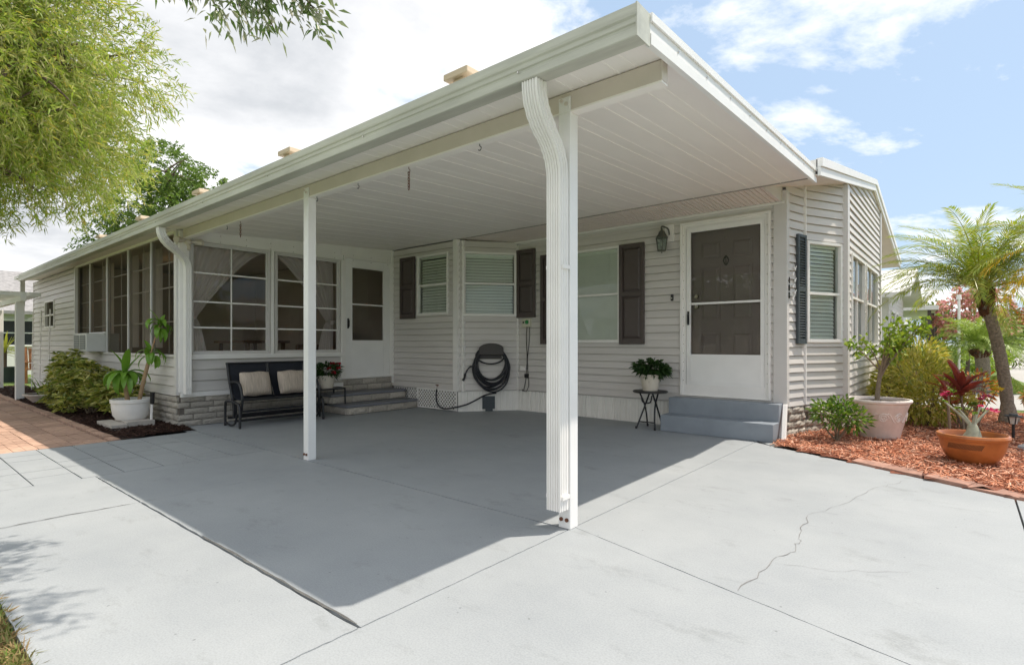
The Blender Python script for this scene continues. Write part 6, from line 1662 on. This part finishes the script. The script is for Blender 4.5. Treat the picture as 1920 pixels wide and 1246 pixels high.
def gable_house(name, label, x0, x1, y0, y1, ez, rz, wall, roof_m, axis='x', wins=(), over=.35, group=None):
    """Simple house: four lapped walls, pitched roof with eaves, windows with frames and panes. axis: ridge direction."""
    t = thing(name, label, 'house', ((x0 + x1) / 2, (y0 + y1) / 2, 0), group)
    m = MB(); m.box(x0, x1, y0, y1, -.06, ez)
    if axis == 'x':
        ym_ = (y0 + y1) / 2
        for x in (x0, x1): m.poly([(x, y0, ez), (x, y1, ez), (x, ym_, rz - .06)])
    else:
        xm = (x0 + x1) / 2
        for y in (y0, y1): m.poly([(x0, y, ez), (x1, y, ez), (xm, y, rz - .06)])
    m.build('wall', wall, t)
    m = MB(); th = .12; e = over
    if axis == 'x':
        sl = (rz - ez) / (ym_ - y0)
        for s_, ye in ((-1, y0 - e), (1, y1 + e)):
            ze = ez - sl * e; m.hexa([(x0 - e, ye, ze), (x1 + e, ye, ze), (x1 + e, ym_, rz), (x0 - e, ym_, rz), (x0 - e, ye, ze + th), (x1 + e, ye, ze + th), (x1 + e, ym_, rz + th), (x0 - e, ym_, rz + th)])
    else:
        sl = (rz - ez) / (xm - x0)
        for s_, xe in ((-1, x0 - e), (1, x1 + e)):
            ze = ez - sl * e; m.hexa([(xe, y0 - e, ze), (xe, y1 + e, ze), (xm, y1 + e, rz), (xm, y0 - e, rz), (xe, y0 - e, ze + th), (xe, y1 + e, ze + th), (xm, y1 + e, rz + th), (xm, y0 - e, rz + th)])
    m.build('roof', roof_m, t)
    for (w, s0, s1, z0, z1) in wins:
        m = MB(); m.wframe(w, s0, s1, z0, z1, .06, .0, .05); m.wbox(w, s0 + .06, s1 - .06, (z0 + z1) / 2 - .02, (z0 + z1) / 2 + .02, .01, .04); f = m.build('window', 'white_trim', t)
        m = MB(); m.quad(w(s0 + .05, z0 + .05, .012), w(s1 - .05, z0 + .05, .012), w(s1 - .05, z1 - .05, .012), w(s0 + .05, z1 - .05, .012)); m.build('pane', 'dark_window', f)
    return t
w_ = Wl((-27, -8), (-27, 7), (1, 0))
gable_house('neighbour_house', 'white house with grey shingle roof behind the pergola', -34, -27, -8, 7, 2.35, 4.0, 'house_white', 'shingle', 'y', [(w_, 11.2, 12.4, 1.0, 2.0), (w_, 6, 7.4, 1.0, 2.0)])
w_ = Wl((-1.55, 17.2), (-1.55, 22), (1, 0))
nh = gable_house('neighbour_house', 'pale neighbouring mobile home just past our front wall', -14, -1.55, 17.2, 21.6, 2.45, 3.15, 'house_white', 'roof_white', 'x', [(w_, .5, 1.3, .9, 2.0), (w_, 1.6, 2.3, .9, 2.0)], .5)
for i in range(20): m = MB(); m.wbox(w_, 0, 4.4, .1 + i * .118, .1 + i * .118 + .112, .002, .014 - .006); m.build('siding_board', 'siding', nh)
w_ = Wl((-2.2, 30), (-2.2, 36), (1, 0)); w2 = Wl((-12, 30), (-2.2, 30), (0, -1))
gable_house('neighbour_house', 'white house with low gable farther down the row', -12, -2.2, 30, 36, 2.5, 3.5, 'house_white', 'roof_white', 'x', [(w_, 1, 2.2, .9, 2.0), (w_, 3.5, 4.7, .9, 2.0), (w2, 7.2, 8.6, .9, 2.0), (w2, 4.2, 5.6, .9, 2.0)])
cp = thing('neighbour_carport', 'flat white carport roof on dark posts in front of the white house', 'carport', (-2, 26, 0))
m = MB(); m.box(-4.5, -.7, 23.2, 29.4, 2.25, 2.4); m.build('roof', 'roof_white', cp)
for x, y in ((-.95, 23.5), (-.95, 26.0), (-.95, 29.0), (-4.3, 23.5)): m = MB(); m.box(x - .05, x + .05, y - .05, y + .05, -.06, 2.25); m.build('post', 'shutter', cp)
m = MB(); m.tube([(-.15, 21.5, -.06), (-.15, 21.5, 2.45)], .035, 8); m.tube([(-.15, 21.5, 2.45), (-.15, 21.5, 2.6)], [.07, .05], 8); o = m.build('lamp_post', 'white_trim'); tag(o, 'thin white lamp post on the neighbouring lawn', 'lamp post')
w_ = Wl((9, 60), (3.6, 60), (0, -1)); w2 = Wl((3.6, 60), (3.6, 70), (-1, 0))
gable_house('neighbour_house', 'tan house at the end of the street by the right edge', 6.2, 16, 48, 58, 2.4, 3.6, 'house_tan', 'shingle', 'y', [(Wl((16, 48), (6.2, 48), (0, -1)), 7.2, 8.6, .8, 1.9)])
# crepe myrtle and hedges between
tree('crepe_myrtle', 'crepe myrtle covered in pink blossom beyond the palm', (.05, 24.2, -.03), (.1, 24.2, 1.3), .06, [(.0, 24.2, 2.2, .75, .75, .6), (.55, 24.4, 2.5, .6, .6, .5), (-.35, 24.0, 1.8, .5, .5, .4), (.75, 24.0, 1.8, .5, .5, .4), (.3, 24.3, 3.0, .5, .5, .4)], 420, 9, .2, (.08, .13), (.05, .08), 'petal_myrtle', 81, lo=.4, cat='tree')
G3 = 'clipped bushes between the neighbouring houses'
for k, (x, y, r, h, mt, lb) in enumerate(((-1.0, 14.6, .75, .8, 'far_foliage', 'round green bush at the corner of the neighbouring drive'), (-.9, 21.8, .8, 1.1, 'far_foliage', 'green bush at the foot of the dark carport posts'), (.35, 26.8, .9, 1.0, 'leaf_lime', 'lime green bush behind the pygmy palm'), (1.6, 33, 1.4, 1.4, 'far_foliage', 'dense green bush beside the street'))):
    bush('hedge_bush', lb, (x, y, -.03), [(x, y, h * .55, r, r, h * .5), (x + r * .4, y + .2, h * .45, r * .7, r * .7, h * .42), (x - r * .4, y - .2, h * .5, r * .6, r * .6, h * .45)], 900, mt, 100 + k, 0, (.10, .18), (.06, .09), G3, 5, .5)
bush('croton_bush', 'orange and yellow croton at the foot of the palm', (.14, 11.4, .01), [(.14, 11.4, .42, .26, .26, .26)], 240, 'far_flower', 110, 0, (.09, .14), (.03, .045), None, 5, .4)
# far trees: each its own crown and trunk
far = [(4.5, 66, 4.6, 'yellow green tree above the tan house', 'far_flower'), (2.6, 58, 3.2, 'small green tree at the bend of the street', 'far_foliage'), (-1.5, 62, 4.8, 'tall green tree behind the white house', 'far_foliage'), (8.6, 74, 6.0, 'broad green tree at the far right edge', 'far_foliage'), (-8, 52, 4.6, 'green tree hidden behind our front wall', 'far_foliage'),
       (-30, 16, 6.0, 'green tree behind the roof at far left', 'leaf_dark'), (-38, -2, 6.5, 'green tree above the grey shingle roof', 'leaf_dark')]
for k, (x, y, h, lb, mt) in enumerate(far):
    rr = random.Random(200 + k); lm = [(x + rr.uniform(-.3, .3) * h, y + rr.uniform(-.3, .3) * h, h * rr.uniform(.45, .85), h * .24, h * .24, h * .18) for _ in range(9)]
    tree('far_tree', lb, (x, y, -.05), (x, y, h * .4), .12, lm, 520, 8, .4, (.22, .36), (.10, .16), mt, 210 + k, 'trees beyond the houses', lo=.3)
# across the lawn behind the viewer: seen only in window reflections
w_ = Wl((-16, -12), (-2, -12), (0, 1))
gable_house('opposite_house', 'cream house across the lawn, mirrored faintly in the door glass', -16, -2, -18, -12, 2.5, 3.9, 'house_tan', 'shingle', 'x', [(w_, 2, 3.4, 1, 2.1), (w_, 6, 7.4, 1, 2.1), (w_, 10, 11.4, 1, 2.1)])
w_ = Wl((16, 4), (16, 18), (-1, 0))
gable_house('opposite_house', 'white house across the street, mirrored in the porch windows', 16, 23, 4, 18, 2.5, 3.9, 'house_white', 'shingle', 'y', [(w_, 2, 3.4, 1, 2.1), (w_, 6, 7.4, 1, 2.1), (w_, 10, 11.4, 1, 2.1)])
for k, (x, y, h, lb) in enumerate(((-8, -9, 5.5, 'tree across the lawn mirrored in the back window'), (13.5, 9.5, 5.0, 'street tree mirrored in the porch windows'), (14, 2, 6.0, 'taller street tree mirrored in the porch windows'))):
    rr = random.Random(300 + k); lm = [(x + rr.uniform(-.28, .28) * h, y + rr.uniform(-.28, .28) * h, h * rr.uniform(.45, .85), h * .22, h * .22, h * .17) for _ in range(8)]
    tree('yard_tree', lb, (x, y, -.05), (x, y, h * .4), .14, lm, 420, 8, .4, (.2, .32), (.08, .13), 'leaf_dark', 310 + k, None, lo=.3)
